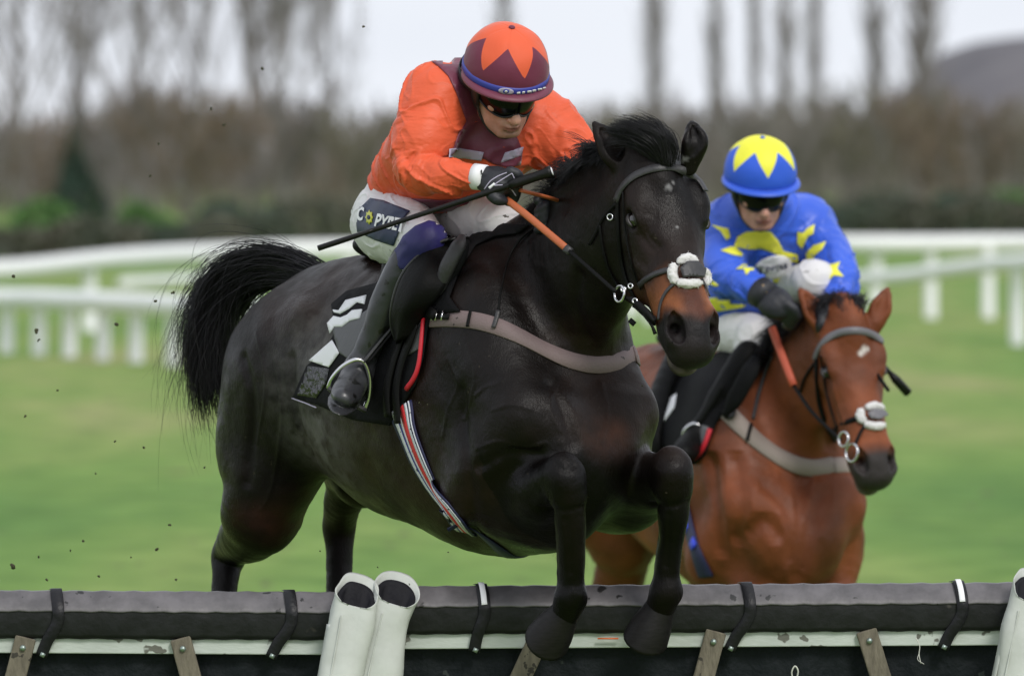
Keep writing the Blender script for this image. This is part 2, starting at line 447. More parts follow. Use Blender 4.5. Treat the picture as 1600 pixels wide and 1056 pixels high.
def build_horse_body(g, legs, neck, h, crest, ears, mouth=0.0):
    hl, hd, bax, hax, hs = g.hl, g.hd, g.bax, g.hax, g.hs
    allp = [hl(-1.3, .3, 0), hl(-1.3, -.3, -.3), hl(.6, .3, 0), hl(.6, -.3, 0), hd(-.2, .2, .2), hd(.7, -.2, 0), hd(.7, .2, -.3)] + [p for leg in legs for p in leg[0]]
    lo = np.min(allp, 0) - .15; hi = np.max(allp, 0) + .15
    f = Field(lo, hi, h, .05)
    # trunk
    f.ell(hl(-.10, 0, -.43), (.42, .265, .405), bax, k=.12)
    f.ell(hl(-.40, 0, -.395), (.48, .285, .34), bax, k=.10)
    f.ell(hl(-.74, 0, -.315), (.33, .25, .255), bax, k=.09)
    f.tube([hl(.02, 0, -.10), hl(-.15, 0, -.09), hl(-.45, 0, -.15), hl(-.72, 0, -.12), hl(-.95, 0, -.14), hl(-1.1, 0, -.25)], [.09, .09, .10, .12, .11, .07], k=.12)
    f.ell(hl(-.88, 0, -.29), (.29, .24, .24), bax, k=.10)                 # croup
    for s in (1, -1):
        f.ell(hl(-.86, s*.14, -.26), (.22, .12, .18), bax, k=.07)        # gluteal
        f.ell(hl(-.72, s*.185, -.17), (.06, .05, .05), bax, k=.05)       # hip point
        f.tube([hl(-1.01, s*.12, -.24), hl(-1.05, s*.13, -.45), hl(-1.0, s*.15, -.58)], [.09, .11, .09], k=.07)  # hamstring
        # shoulder and breast
        f.ell(hl(.10, s*.155, -.36), (.17, .10, .28), bax, k=.09)
        f.tube([hl(-.02, s*.11, -.14), hl(.12, s*.145, -.3), hl(.28, s*.145, -.48)], [.06, .085, .095], k=.08)
        f.tube([hl(.28, s*.14, -.50), hl(.18, s*.18, -.59), hl(.09, s*.185, -.67)], [.09, .095, .095], k=.06)   # upper arm
        f.ell(hl(.0, s*.19, -.50), (.15, .075, .17), bax, k=.05)      # triceps
        f.ell(hl(.29, s*.085, -.56), (.12, .09, .15), bax, k=.045)        # pectoral
    f.ell(hl(.12, 0, -.62), (.30, .15, .22), bax, k=.08)
    # neck
    f.tube([p for p, r in neck], [r for p, r in neck], k=.07, flat=g.R, fs=.56, n=6)
    f.tube([p for p, r in crest], [r for p, r in crest], k=.05, n=5)
    # jugular groove / neck muscle lines on each side
    # legs
    for pts, rad, kind in legs:
        if kind == 'hind':
            f.tube(pts[:3], rad[:3], k=.09, flat=g.R, fs=.62, n=6)
            f.tube(pts[2:], rad[2:], k=.03, n=6)
        else:
            f.tube(pts[:3], rad[:3], k=.06, n=6)
            f.tube(pts[2:], rad[2:], k=.022, n=6)
    for pts, rad, kind in legs:                                          # joints and tendons
        if kind == 'fore':
            kn, fe = pts[3], pts[-2]
            dn = nrm(pts[5] - kn)
            f.ell(kn - dn*.012, (.047, .045, .060), None, k=.025)
            f.ell(kn + dn*.045 + V3(0,-.01,0), (.049, .042, .042), None, k=.016)
            f.ell(kn + V3(.030,-.012,.020), (.018,.02,.022), None, k=.012); f.ell(kn + V3(-.031,-.010,.012), (.018,.02,.024), None, k=.012); f.ell(kn + V3(.0,-.040,.004), (.022,.012,.028), None, k=.012); f.ell(kn + dn*.052 + V3(.026,-.01,0), (.016,.018,.016), None, k=.012)
            back = nrm(np.cross(np.cross(dn, -g.F), dn))
            f.tube([kn + dn*.06 + back*.028, (kn+fe)/2 + back*.024, fe + back*.024], [.015, .0135, .018], k=.012)
            for sx in (1, -1): f.ell(fe + g.R*sx*.020 - back*.004, (.018, .018, .022), None, k=.02)
            f.ell(fe + back*.030, (.020, .020, .026), None, k=.02)
    # head
    f.ell(hd(.085, 0, -.105), np.array((.13, .088, .105))*hs, hax, k=.045)
    f.ell(hd(.20, 0, -.095), np.array((.15, .103, .088))*hs, hax, k=.03)
    f.tube([hd(.14, 0, -.085), hd(.30, 0, -.068), hd(.44, 0, -.052), hd(.52, 0, -.05)], [r*hs for r in (.085, .070, .058, .051)], k=.03, n=5)
    for s in (1, -1):
        f.ell(hd(.215, s*.052, -.20), np.array((.125, .034, .105))*hs, hax, k=.035)      # jaw disc
        f.tube([hd(.16, s*.07, -.12), hd(.28, s*.066, -.108), hd(.37, s*.052, -.09)], [.026*hs, .016*hs, .012*hs], k=.025)   # facial crest
        f.tube([hd(.02, s*.058, -.055), hd(.10, s*.074, -.036), hd(.150, s*.083, -.034), hd(.190, s*.084, -.040)], [.022*hs, .024*hs, .026*hs, .020*hs], k=.03)  # brow
        f.ell(hd(.192, s*.104, -.052), np.array((.027, .016, .019))*hs, hax, k=.010, sub=True)  # eye socket
        f.ell(hd(.05, s*.075, -.075), np.array((.05, .012, .028))*hs, hax, k=.03, sub=True)  # hollow above the eye
    f.tube([hd(.25, 0, -.20), hd(.36, 0, -.155), hd(.48, 0, -.13), hd(.535, 0, -.125)], [.055*hs, .045*hs, .036*hs, .032*hs], k=.05, n=5)
    f.ell(hd(.50, 0, -.065), np.array((.075, .064, .064))*hs, hax, k=.045)
    f.ell(hd(.40, 0, -.085), np.array((.13, .061, .062))*hs, hax, k=.04)
    f.ell(hd(.565, 0, -.065), np.array((.034, .055, .052))*hs, hax, k=.03)             # upper lip
    f.ell(hd(.552 + .010*mouth, 0, -.122 - .010*mouth), np.array((.036, .038, .032))*hs, hax, k=.018)  # lower lip
    for s in (1, -1):
        f.tube([hd(.455, s*.040, -.028), hd(.495, s*.050, -.020), hd(.535, s*.050, -.038), hd(.545, s*.038, -.060)], [.016*hs, .023*hs, .022*hs, .015*hs], k=.016)
        f.tube([hd(.480, s*.052, -.012), hd(.515, s*.056, -.012), hd(.540, s*.046, -.022)], [.007*hs, .020*hs, .014*hs], k=.013, sub=True)
    for s in (1, -1): f.tube([hd(.520, s*.054, -.018), hd(.505, s*.044, -.045)], [.014*hs, .010*hs], k=.01, sub=True)
    # lip line
    for s in (1, -1):
        f.tube([hd(.475, s*.052, -.118), hd(.52, s*.050, -.110), hd(.565, s*.038, -.106), hd(.61, s*.0, -.104)], [.004*hs, .005*hs, .006*hs + .004*mouth, .006*hs + .005*mouth], k=.008, sub=True)
    # ears
    for base, mid, tip, opening, w_ in ears:
        f.tube([base, base*.45 + mid*.55, mid, mid*.5 + tip*.5, mid*.15 + tip*.85, tip], [.023*hs*w_, .030*hs*w_, .033*hs*w_, .021*hs*w_, .008*hs*w_, .0005*hs], k=.02, flat=opening, fs=.5, n=6)
        f.tube([base*.5+mid*.5 + opening*.017*hs, mid + opening*.017*hs, mid*.5 + tip*.5 + opening*.013*hs, tip*.75+mid*.25 + opening*.007*hs], [.008*hs, .022*hs*w_, .010*hs*w_, .001*hs], k=.006, flat=opening, fs=.42, n=5, sub=True)
    V, F = f.mesh()
    return V, F
# ---------------------------------------------------------------- hair, hooves, eyes
def strands(guides, n, rad, spread, seed, lenvar=.25, wave=.012, pts_n=12, start_j=.01, clump=0, upto=1.0):
    """guides: list of polylines (same count of points) spanning a sheet of hair"""
    rng = np.random.RandomState(seed)
    G = np.array([spline(g, 6) for g in guides])                      # (g, m, 3)
    m = G.shape[1]; V = []; F = []
    locks = [(rng.rand()*(len(guides)-1), rng.randn(3), rng.rand(3)*6.28, 1.5 + rng.rand(3)*4, rng.rand()) for _ in range(max(1, clump))]
    for i in range(n):
        u = rng.rand() * (len(guides)-1)
        lk = locks[rng.randint(len(locks))]
        if clump: u = float(np.clip(lk[0] + rng.randn()*.10, 0, len(guides)-1.001))
        a = int(u); fr = u - a
        pth = G[a]*(1-fr) + G[min(a+1, len(guides)-1)]*fr
        L_ = upto * (1 - lenvar*(.75*lk[4]**1.5 + .25*rng.rand() if clump else rng.rand()**1.5))
        idx = np.linspace(0, (m-1)*L_, pts_n); i0 = np.floor(idx).astype(int).clip(0, m-2); f_ = (idx - i0)[:, None]
        c = pth[i0]*(1-f_) + pth[i0+1]*f_
        t = np.linspace(0, 1, pts_n)[:, None]
        off = rng.randn(3)*spread
        ph = rng.rand(3)*6.28; fq = 2 + rng.rand(3)*5
        if clump: off = lk[1]*spread*1.1 + rng.randn(3)*spread*.35; ph = lk[2] + rng.randn(3)*.25; fq = lk[3]
        c = c + rng.randn(3)*start_j + off*t**1.3 + wave*(t**1.2)*np.sin(ph + t*fq)
        r = rad*(.6+.8*rng.rand())*(1 - .85*t[:, 0]**1.5)
        o = len(V)
        for k in range(pts_n):
            d = nrm(c[min(k+1, pts_n-1)] - c[max(k-1, 0)]); s1 = nrm(np.cross(d, [0.1, .3, .9])); s2 = np.cross(d, s1)
            for q in (0, 2.094, 4.189): V.append(c[k] + r[k]*(math.cos(q)*s1 + math.sin(q)*s2))
        for k in range(pts_n-1):
            for q in range(3): F.append((o+k*3+q, o+k*3+(q+1) % 3, o+(k+1)*3+(q+1) % 3, o+(k+1)*3+q))
    return np.array(V), np.array(F)
def eye_parts(g, root, s, m_eye, m_lid):
    c = g.hd(.190, s*.089, -.0575); r = .0195*g.hs
    f = Field(c-.05, c+.05, .0022); f.ell(c, (r, r, r), None, k=0)
    V, F = f.mesh(); o = mesh_obj('eye', V, F, m_eye, root)
    # lids: two thick arcs round the ball
    outw = nrm(g.S*s*.85 + g.N*.6); al = g.A
    for up in (1, -1):
        pts = []
        for t in np.linspace(-1, 1, 9):
            ang = t*1.25; d = nrm(g.A*math.sin(ang)*1.0 + outw*math.cos(ang)*1.0)
            side = nrm(np.cross(outw, g.A)); 
            if side @ g.N < 0: side = -side
            d = nrm(d + side*up*(.62 if up > 0 else .66)*math.cos(ang*.9))
            pts.append(c + d*r*1.06)
        V, F = tube_vf(pts, [.0025*g.hs]+[.0055*g.hs]*7+[.0025*g.hs], seg=7, n=2)
        mesh_obj('eyelid', V, F, m_lid, root)
def hoof_vf(fet, pas, toe_dir, back_dir, r=.050, l=.085):
    """hoof: sloping wall, coronet ring, flat sole; pas=top centre, toe_dir = down-the-wall direction"""
    ax = nrm(toe_dir); b = nrm(back_dir - ax*(back_dir @ ax)); s_ = np.cross(ax, b)
    rings = []
    prof = [(-.022, .60), (-.004, .69), (.010, .74), (l*.3, .84), (l*.6, .97), (l*.93, 1.05), (l, 1.06), (l+.001, .97), (l-.006, .80), (l-.010, .4), (l-.012, .05)]
    for z, k in prof:
        ring = []
        for j in range(20):
            a = 2*math.pi*j/20; x = math.cos(a); y = math.sin(a)
            fw = -x   # toe = -b side
            ring.append(pas + ax*z*(1.0 + .18*fw) + b*(x*r*k*(1.02 if x < 0 else .86) - z*.22) + s_*(y*r*k*.95))
        rings.append(ring)
    return loft(rings)
# ---------------------------------------------------------------- the leading black horse
ROOT_BLACK = thing('horse', (P(790,368,.3)[0]-.15, .35, 0), 'dark brown racehorse with a tan muzzle leaping over the hurdle', 'horse')
gB = horse_rig(P(790, 372, 0), 33, P(1037, 226, -.52), P(1098, 554, -.80), V3(.36, -.93, .2), pitch=5)
def px(x, y, d): return P(x, y, d)
legsB = [
 ([px(785,765,-.06), px(805,785,-.20), px(842,768,-.36), px(882,748,-.50), px(890,800,-.49), px(893,855,-.46), px(894,905,-.43), px(892,935,-.42), px(878,968,-.38)],
  [.105, .092, .070, .049, .041, .032, .031, .038, .036], 'fore'),
 ([px(965,770,.05), px(985,775,-.10), px(1015,755,-.25), px(1050,738,-.38), px(1052,790,-.37), px(1048,845,-.34), px(1042,895,-.31), px(1040,925,-.30), px(1026,958,-.26)],
  [.105, .092, .070, .049, .041, .032, .031, .038, .036], 'fore'),
 ([gB.hl(-.93,.13,-.35), px(425,690,.72), px(410,795,.75), px(396,826,.80), px(362,858,1.08), px(352,905,1.06), px(344,985,1.0), px(338,1060,.98), px(322,1100,1.0)],
  [.22, .19, .115, .085, .052, .036, .033, .043, .034], 'hind'),
 ([gB.hl(-.93,-.13,-.35), px(556,655,.95), px(552,712,.95), px(541,768,1.05), px(531,815,1.18), px(530,875,1.18), px(527,960,1.15), px(522,1050,1.12), px(508,1090,1.14)],
  [.20, .15, .085, .058, .046, .037, .034, .043, .034], 'hind'),
]
neckB = [(px(872,470,-.06), .235), (px(905,425,-.20), .205), (px(945,370,-.36), .165), (px(985,318,-.47), .135), (px(1005,290,-.50), .12)]
crestB = [(gB.hl(-.05,0,-.07), .06), (px(850,338,-.12), .045), (px(900,292,-.28), .04), (px(950,255,-.40), .04), (px(1000,238,-.49), .045)]
earsB = [(px(992,268,-.50), px(960,236,-.51), px(927,191,-.50), nrm(V3(.45,-.85,.25)), 1.3), (px(1077,262,-.56), px(1086,222,-.57), px(1080,190,-.54), nrm(V3(.1,-1,.1)), .95)]
VB, FB = build_horse_body(gB, legsB, neckB, RES_B, crestB, earsB, mouth=.6)
NB = vnormals(VB, FB)
def ridged_(p): return (1 - np.abs(vnoise(p, 77))*2) * np.clip(vnoise(np.asarray(p)*.22, 5)+.4, 0, 1)
VB = VB + NB * (fbm(VB*9, 3, 5)*.0032 + (ridged_(VB*15)*.0016))[:, None]
def smooth01(x, a, b): t = np.clip((x-a)/(b-a), 0, 1); return t*t*(3-2*t)
def head_coords(g, V): d = (V - g.poll)/g.hs; return d @ g.A, d @ g.S, d @ g.N
def black_col(V, g):
    a, s, n = head_coords(g, V); C = np.tile(np.array([.0058, .0042, .0038]), (len(V), 1))
    inhead = smooth01(-np.abs(s), -.14, -.12) * smooth01(a, .05, .1) * (n > -.32) * (a < .7)
    nse = fbm(V*14, 3, 2)
    m = inhead * smooth01(a + nse*.02, .33, .43) * (1 - smooth01(a + nse*.016 + np.clip(np.abs(s)-.012, 0, .05)*.55, .465, .515)) * smooth01(n, -.16, -.1)
    m2 = inhead * smooth01(a + nse*.03, .31, .43) * (1-smooth01(a, .46, .49)) * smooth01(np.abs(s)+nse*.01, .035, .05) * .6
    m = np.clip(np.maximum(m, m2), 0, 1)[:, None]
    sd_ = np.clip((np.abs(s)-.014)/.03 + nse*.3, 0, 1)[:, None]; C = C*(1-m) + (np.array([.105, .036, .022])*(1-sd_) + np.array([.25, .085, .032])*sd_)*m
    mz = (inhead * smooth01(a + nse*.016 + np.clip(np.abs(s)-.012, 0, .05)*.55, .475, .525))[:, None]; C = C*(1-mz) + np.array([.011, .010, .011])*mz
    r = np.clip(fbm(V*2.6, 4, 9)*1.3 + .15, 0, 1)[:, None] * .6
    C = C + np.array([.020, .009, .005])*r
    # rusty flank and elbow creases
    for c, rad in ((px(470,745,.72), .16), (px(420,815,.7), .13), (px(800,720,-.25), .12), (px(960,690,-.4), .10)):
        d = np.linalg.norm(V - c, axis=1); k = (np.clip(1 - d/rad, 0, 1)**1.2 * (.6+.6*nse.clip(-1, 1)))[:, None].clip(0, 1); C = C + np.array([.075, .024, .011])*k
    # clipped, greyer saddle-patch behind the cloth
    # black points on the lower legs, dried sweat and dust on the flank
    leg = smooth01(-V[:, 2], -1.42, -1.30) * (((V - g.W) @ g.F > .28) * 1.0)
    leg = np.maximum(leg, smooth01(-V[:, 2], -1.12, -1.02)); C = C*(1-leg[:, None]*.75)
    c0 = px(486, 645, .32); d = np.linalg.norm((V - c0)*np.array([1, 1, .62]), axis=1); k = (np.clip(1.25 - d/.20, 0, 1)*np.clip(.7+.6*fbm(V*34, 4, 8), 0, 1)*.75)[:, None]; C = C*(1-k) + np.array([.13,.125,.115])*k
    c0 = px(560, 700, .12); d = np.linalg.norm(V - c0, axis=1); k = (np.clip(1.2 - d/.20, 0, 1)*np.clip(.3+.8*fbm(V*16, 4, 18), 0, 1)*.45)[:, None]; C = C*(1-k) + np.array([.08,.075,.065])*k
    k = (inhead * np.exp(-((n+.117)/.012)**2) * smooth01(a, .45, .50) * np.clip(.5+.9*nse, 0, 1)*.7)[:, None]; C = C*(1-k) + np.array([.30,.24,.22])*k
    return C.clip(0, 1)
# veins and skin creases pressed into the coat
def px_path(bv, path, step=6):
    out_ = []
    for i in range(len(path)-1):
        a, b = np.array(path[i], float), np.array(path[i+1], float); m = max(1, int(np.linalg.norm(b-a)/step))
        for k in range(m):
            p_, n_ = hit(bv, *(a+(b-a)*k/m))
            if p_ is not None: out_.append(p_)
    return np.array(out_)
def emboss(V, N, bv, paths, amp, sig):
    D = np.zeros(len(V))
    for k, pth in enumerate(paths):
        c, = (spline([[*p, 0] for p in pth], 6)[:, :2],)
        q = px_path(bv, c)
        if len(q) < 2: continue
        near = np.where(((V > q.min(0)-.03) & (V < q.max(0)+.03)).all(1))[0]
        if not len(near): continue
        d = np.full(len(near), 1.)
        for j in range(len(q)-1):
            ba = q[j+1]-q[j]; w_ = V[near]-q[j]; t = np.clip(w_ @ ba/(ba @ ba + 1e-12), 0, 1); d = np.minimum(d, np.linalg.norm(w_ - t[:, None]*ba, axis=1))
        D[near] = np.maximum(D[near], np.exp(-(d/sig)**2))
    return V + N * (amp*D)[:, None]
VEINS = [[(742,618),(760,604),(775,600),(790,590)], [(770,640),(800,632),(835,640)], [(700,560),(715,600),(700,640),(690,690)], [(745,700),(780,690),(820,700),(860,690)],
 [(655,520),(640,560),(655,600)], [(730,540),(742,580),(735,625),(720,660)], [(870,600),(860,640),(880,680)], [(940,600),(950,650),(935,700)],
 [(990,330),(1010,372),(1030,400),(1020,440)], [(985,420),(1005,440),(1015,470)], [(400,520),(415,600),(400,700)], [(430,560),(440,650),(425,760),(405,800)]]
GROOVES = [[(722,610),(728,700),(738,780),(742,840)], [(1008,372),(1030,392)], [(745,730),(800,706),(850,712)], [(860,600),(880,640),(900,700)], [(455,560),(462,640),(490,720)], [(905,430),(900,480),(925,540)],
 [(380,560),(395,640),(385,760)]]

_bv0 = bvh_of(VB, FB)
def white_marks(C):
    for (x, y, r_) in ((1045, 293, .009), (1052, 285, .006), (1068, 250, .010), (1058, 355, .003)):
        c_, _n = hit(_bv0, x, y)
        if c_ is None: continue
        k_ = (np.clip(1.3 - np.linalg.norm(VB - c_, axis=1)/r_ + .6*fbm(VB*110, 2, 3), 0, 1)*.65)[:, None]; C = C*(1-k_) + np.array([.40,.39,.40])*k_
    return C
VB = emboss(VB, NB, _bv0, VEINS, .0022, .006)
VB = emboss(VB, NB, _bv0, GROOVES, -.009, .018)
VB = emboss(VB, NB, _bv0, [[(848,793),(882,797),(916,790)],[(884,812),(890,860),(892,900)],[(1020,785),(1050,790),(1080,780)],[(1046,805),(1044,850),(1040,890)],[(868,724),(884,735),(900,724)]], -.0035, .009)
CB = black_col(VB, gB); CB = white_marks(CB)
M_BLACK = mat('black_coat', rough=.48, attr=True, var=.35, vscale=5, bump=.28, bscale=30, sheen=0, coat=0, spec=.17, bdetail=12); coat_detail(M_BLACK)
bodyB = mesh_obj('body', VB, FB, M_BLACK, ROOT_BLACK, colors=CB)
bvB = bvh_of(VB, FB)

M_HORN = mat('hoof_horn', (.007,.006,.006), spec=.25, rough=.5, var=.4, vscale=30, bump=.1, bscale=60, stretch=(1,1,6))
M_EYE = mat('horse_eye', (.006,.004,.003), rough=.06, coat=1, spec=.6)
M_LID = mat('eyelid', (.014,.011,.011), rough=.45)
M_HAIR = mat('black_hair', (.008,.0075,.009), rough=.42, var=.35, vscale=30, spec=.35)
for s_ in (1, -1): eye_parts(gB, ROOT_BLACK, s_, M_EYE, M_LID)
for (c0, d_, bk) in ((px(882,958,-.39), px(850,1003,-.33)-px(882,955,-.39), V3(.2,1,.3)), (px(1030,950,-.27), px(1000,1022,-.22)-px(1030,950,-.27), V3(.3,1,.35)),
                     (px(322,1095,1.0), px(312,1140,.97)-px(322,1095,1.0), V3(-.3,1,.1)), (px(508,1088,1.14), px(500,1130,1.1)-px(508,1088,1.14), V3(-.3,1,.1))):
    V, F = hoof_vf(None, c0, d_, bk, r=.060, l=.088)
    mesh_obj('hoof', V, F, M_HORN, ROOT_BLACK)
for lg in legsB[:2]:
    fe = lg[0][-2]; gh = [[fe + V3(.02*k,.025,.01), fe + V3(.022*k,.045,-.005), fe + V3(.024*k,.055,-.03), fe + V3(.02*k,.055,-.055)] for k in (-1, 0, 1)]
    V, F = strands(gh, 160, .0009, .006, 51, pts_n=6, start_j=.004); mesh_obj('fetlock_hair', V, F, M_HAIR, ROOT_BLACK)
# tail
gt = [[px(*p) for p in g] for g in (
 [(520,438,.80),(472,408,.88),(408,398,.95),(350,420,1.0),(316,476,1.02),(302,560,1.02),(310,645,1.02)],
 [(515,440,.80),(458,416,.9),(396,412,.97),(346,448,1.02),(322,504,1.04),(314,590,1.04),(326,664,1.04)],
 [(505,442,.80),(440,424,.92),(385,432,.98),(345,480,1.04),(326,540,1.06),(326,610,1.06),(340,672,1.06)],
 [(495,448,.82),(430,440,.92),(388,460,1.0),(358,510,1.04),(350,560,1.06),(350,620,1.06),(356,668,1.06)])]
V1, F1 = strands(gt, 3000, .0016, .018, 3, lenvar=.5, wave=.030, pts_n=16, start_j=.010, clump=95)
V2, F2 = strands(gt[:3], 420, .0009, .062, 4, lenvar=.25, wave=.05, pts_n=16, start_j=.014)
mesh_obj('tail', np.concatenate([V1, V2]), np.concatenate([F1, F2+len(V1)]), M_HAIR, ROOT_BLACK)
# mane, blown up and back off the crest
roots = [(1006,246,-.49),(985,247,-.46),(962,253,-.42),(940,262,-.38),(918,278,-.33),(897,298,-.27),(877,318,-.20),(860,335,-.15),(845,350,-.10)]
tips  = [(-62,-2),(-60,-6),(-56,-12),(-52,-14),(-50,-12),(-46,-8),(-36,-6),(-26,-2),(-14,8)]
gm = []
for (x, y, d), (dx, dy) in zip(roots, tips):
    gm.append([px(x, y, d+.01), px(x+dx*.25-2, y+dy*.5-12, d), px(x+dx*.6, y+dy*.9-9, d-.01), px(x+dx, y+dy+8, d-.015)])
V1, F1 = strands(gm, 2600, .0013, .016, 8, lenvar=.5, wave=.012, pts_n=9, start_j=.007, clump=110)
mesh_obj('mane', V1, F1, M_HAIR, ROOT_BLACK)
gf = [[px(*p) for p in g] for g in (
 [(1030,252,-.58),(1000,232,-.58),(972,218,-.57),(948,214,-.55)],
 [(1036,252,-.59),(1012,222,-.60),(980,204,-.58),(952,200,-.56)],
 [(1042,253,-.60),(1030,216,-.61),(1000,198,-.59),(965,195,-.57)],
 [(1046,253,-.60),(1044,222,-.60),(1024,202,-.59),(985,193,-.57)],
 [(1050,254,-.60),(1054,232,-.60),(1044,210,-.59),(1010,196,-.57)])]
V1, F1 = strands(gf, 1500, .0012, .010, 18, lenvar=.4, wave=.008, pts_n=10, start_j=.005, clump=60)
mesh_obj('forelock', V1, F1, M_HAIR, ROOT_BLACK)
# ---------------------------------------------------------------- riders
def ridged(p, s=0): return 1 - np.abs(vnoise(p, s))*2
def folds(V, N, amp, freq, axes=None, seed=0):
    q = V @ (np.array(axes).T if axes is not None else np.eye(3))
    warp = np.stack([vnoise(V*7+3*k, 40+k) for k in range(3)], 1)*.35
    d = .65*ridged(q*freq + warp, seed)**2 * np.sign(ridged(q*freq + warp, seed)) + .35*ridged(q*freq*2.1 + warp*1.5, seed+1)
    cr = np.clip((ridged(q*freq*1.5 + warp*1.8 + 9, seed+5) - .70)/.30, 0, 1)**1.3 + .25*np.clip((ridged(q*freq*2.9 + warp*2 + 3, seed+8) - .6)/.4, 0, 1)**1.5
    return V + N*(amp*(d*.6 + cr*1.0))[:, None]
M_SKIN = mat('skin', rough=.5, attr=True, var=.10, vscale=60, bump=.08, bscale=260, sss=.10)
def head_frame(C, hu, hf):
    hu = nrm(hu); hf = nrm(hf - hu*(hf @ hu)); hs_ = nrm(np.cross(hf, hu))
    if hs_[0] > 0: hs_ = -hs_                       # the rider's right, to the left in the photo
    return C, hs_, hf, hu
def build_body(root, fr, jo, h, skin, lip):
    C, hs_, hf, hu = fr; C = C - hu*.014; ax = [hs_, hf, hu]
    fc = lambda s, f_, u: C + hs_*s + hf*f_ + hu*u
    pts = [fc(0,0,.15), fc(.1,.15,-.2), fc(-.1,-.15,0)] + list(jo['spine']) + list(jo['armR']) + list(jo['armL']) + list(jo['legR']) + list(jo['legL'])
    f = Field(np.min(pts, 0)-.2, np.max(pts, 0)+.2, h, .03)
    f.ell(fc(0,-.012,.0), (.074,.092,.098), ax, k=.02)
    f.ell(fc(0,.030,-.055), (.062,.062,.078), ax, k=.03)
    f.ell(fc(0,.040,-.112), (.046,.048,.034), ax, k=.02)
    f.ell(fc(0,.081,-.140), (.019,.014,.015), ax, k=.018)
    for s in (1, -1):
        f.tube([fc(s*.060,.005,-.080), fc(s*.052,.030,-.118), fc(s*.022,.076,-.143)], [.014,.013,.011], k=.02)
        f.ell(fc(s*.043,.070,-.066), (.022,.018,.015), ax, k=.016)
        f.ell(fc(s*.076,-.006,-.055), (.008,.018,.028), ax, k=.008)
        f.ell(fc(s*.031,.098,-.046), (.017,.012,.011), ax, k=.010, sub=True)
        f.ell(fc(s*.031,.085,-.046), (.012,.012,.012), ax, k=.004)
        f.ell(fc(s*.0125,.104,-.090), (.0075,.010,.0075), ax, k=.007)
        f.ell(fc(s*.008,.110,-.0985), (.0035,.005,.003), ax, k=.002, sub=True)
        f.tube([fc(s*.018,.100,-.092), fc(s*.030,.088,-.108), fc(s*.032,.080,-.120)], [.0014,.0022,.0012], k=.008, sub=True)
    f.tube([fc(0,.092,-.034), fc(0,.102,-.060), fc(0,.119,-.084), fc(0,.113,-.093)], [.008,.0085,.0105,.007], k=.010)
    f.ell(fc(0,.088,-.028), (.045,.012,.010), ax, k=.012)
    f.ell(fc(0,.082,-.112), (.030,.020,.020), ax, k=.014)
    f.tube([fc(.023,.090,-.1165), fc(.009,.1035,-.1125), fc(0,.1035,-.1135), fc(-.009,.1035,-.1125), fc(-.023,.090,-.1165)], [.002,.0042,.0038,.0042,.002], k=.005)
    f.tube([fc(.021,.090,-.1185), fc(0,.101,-.1225), fc(-.021,.090,-.1185)], [.002,.0052,.002], k=.005)
    f.tube([fc(.025,.091,-.1175), fc(0,.107,-.1172), fc(-.025,.091,-.1175)], [.001,.0016,.001], k=.003, sub=True)
    f.ell(fc(0,.092,-.131), (.016,.006,.004), ax, k=.008, sub=True)
    # neck, trunk and limbs carry on under the clothes
    f.tube([fc(0,-.03,-.06), fc(0,-.035,-.10), jo['spine'][-1]], [.056,.055,.06], k=.03)
    f.tube(jo['spine'], jo['spine_r']*.72, k=.03)
    for a in ('R', 'L'):
        f.tube(jo['arm'+a], np.array(jo['arm_r'])*.5, k=.03); f.tube([jo['spine'][-2], jo['arm'+a][0]], [.05,.045], k=.04)
        hd_ = jo['arm'+a][-1]; dr = nrm(hd_ - jo['arm'+a][-2])
        f.ell(hd_+dr*.03, (.022,.022,.022), None, k=.02)
        f.tube(jo['leg'+a][:3], np.array(jo['leg_r'][:3])*.5, k=.03); f.tube(jo['leg'+a][2:], np.array(jo['leg_r'][2:])*.5, k=.03)
    V, F = f.mesh()
    N = vnormals(V, F)
    d = V - C; s, ff, u = d @ hs_, d @ hf, d @ hu
    col = np.tile(np.array(skin), (len(V), 1))
    flush = np.clip(fbm(V*30, 2, 4)*.5+.4, 0, 1)[:, None]*.25; col = col*(1-flush) + np.array(skin)*np.array([1.05,.75,.7])*flush
    m = (np.exp(-((s/.023)**4)) * np.exp(-(((u+.1175)/.0075)**4)) * (ff > .082))[:, None]; col = col*(1-m) + np.array(lip)*m
    st = ((ff > .05)*np.clip((-u-.095)/.03, 0, 1)*.22)[:, None]; col = col*(1-st) + np.array([.12,.085,.07])*st      # stubble
    return mesh_obj('body', V, F, M_SKIN, root, colors=col), bvh_of(V, F)
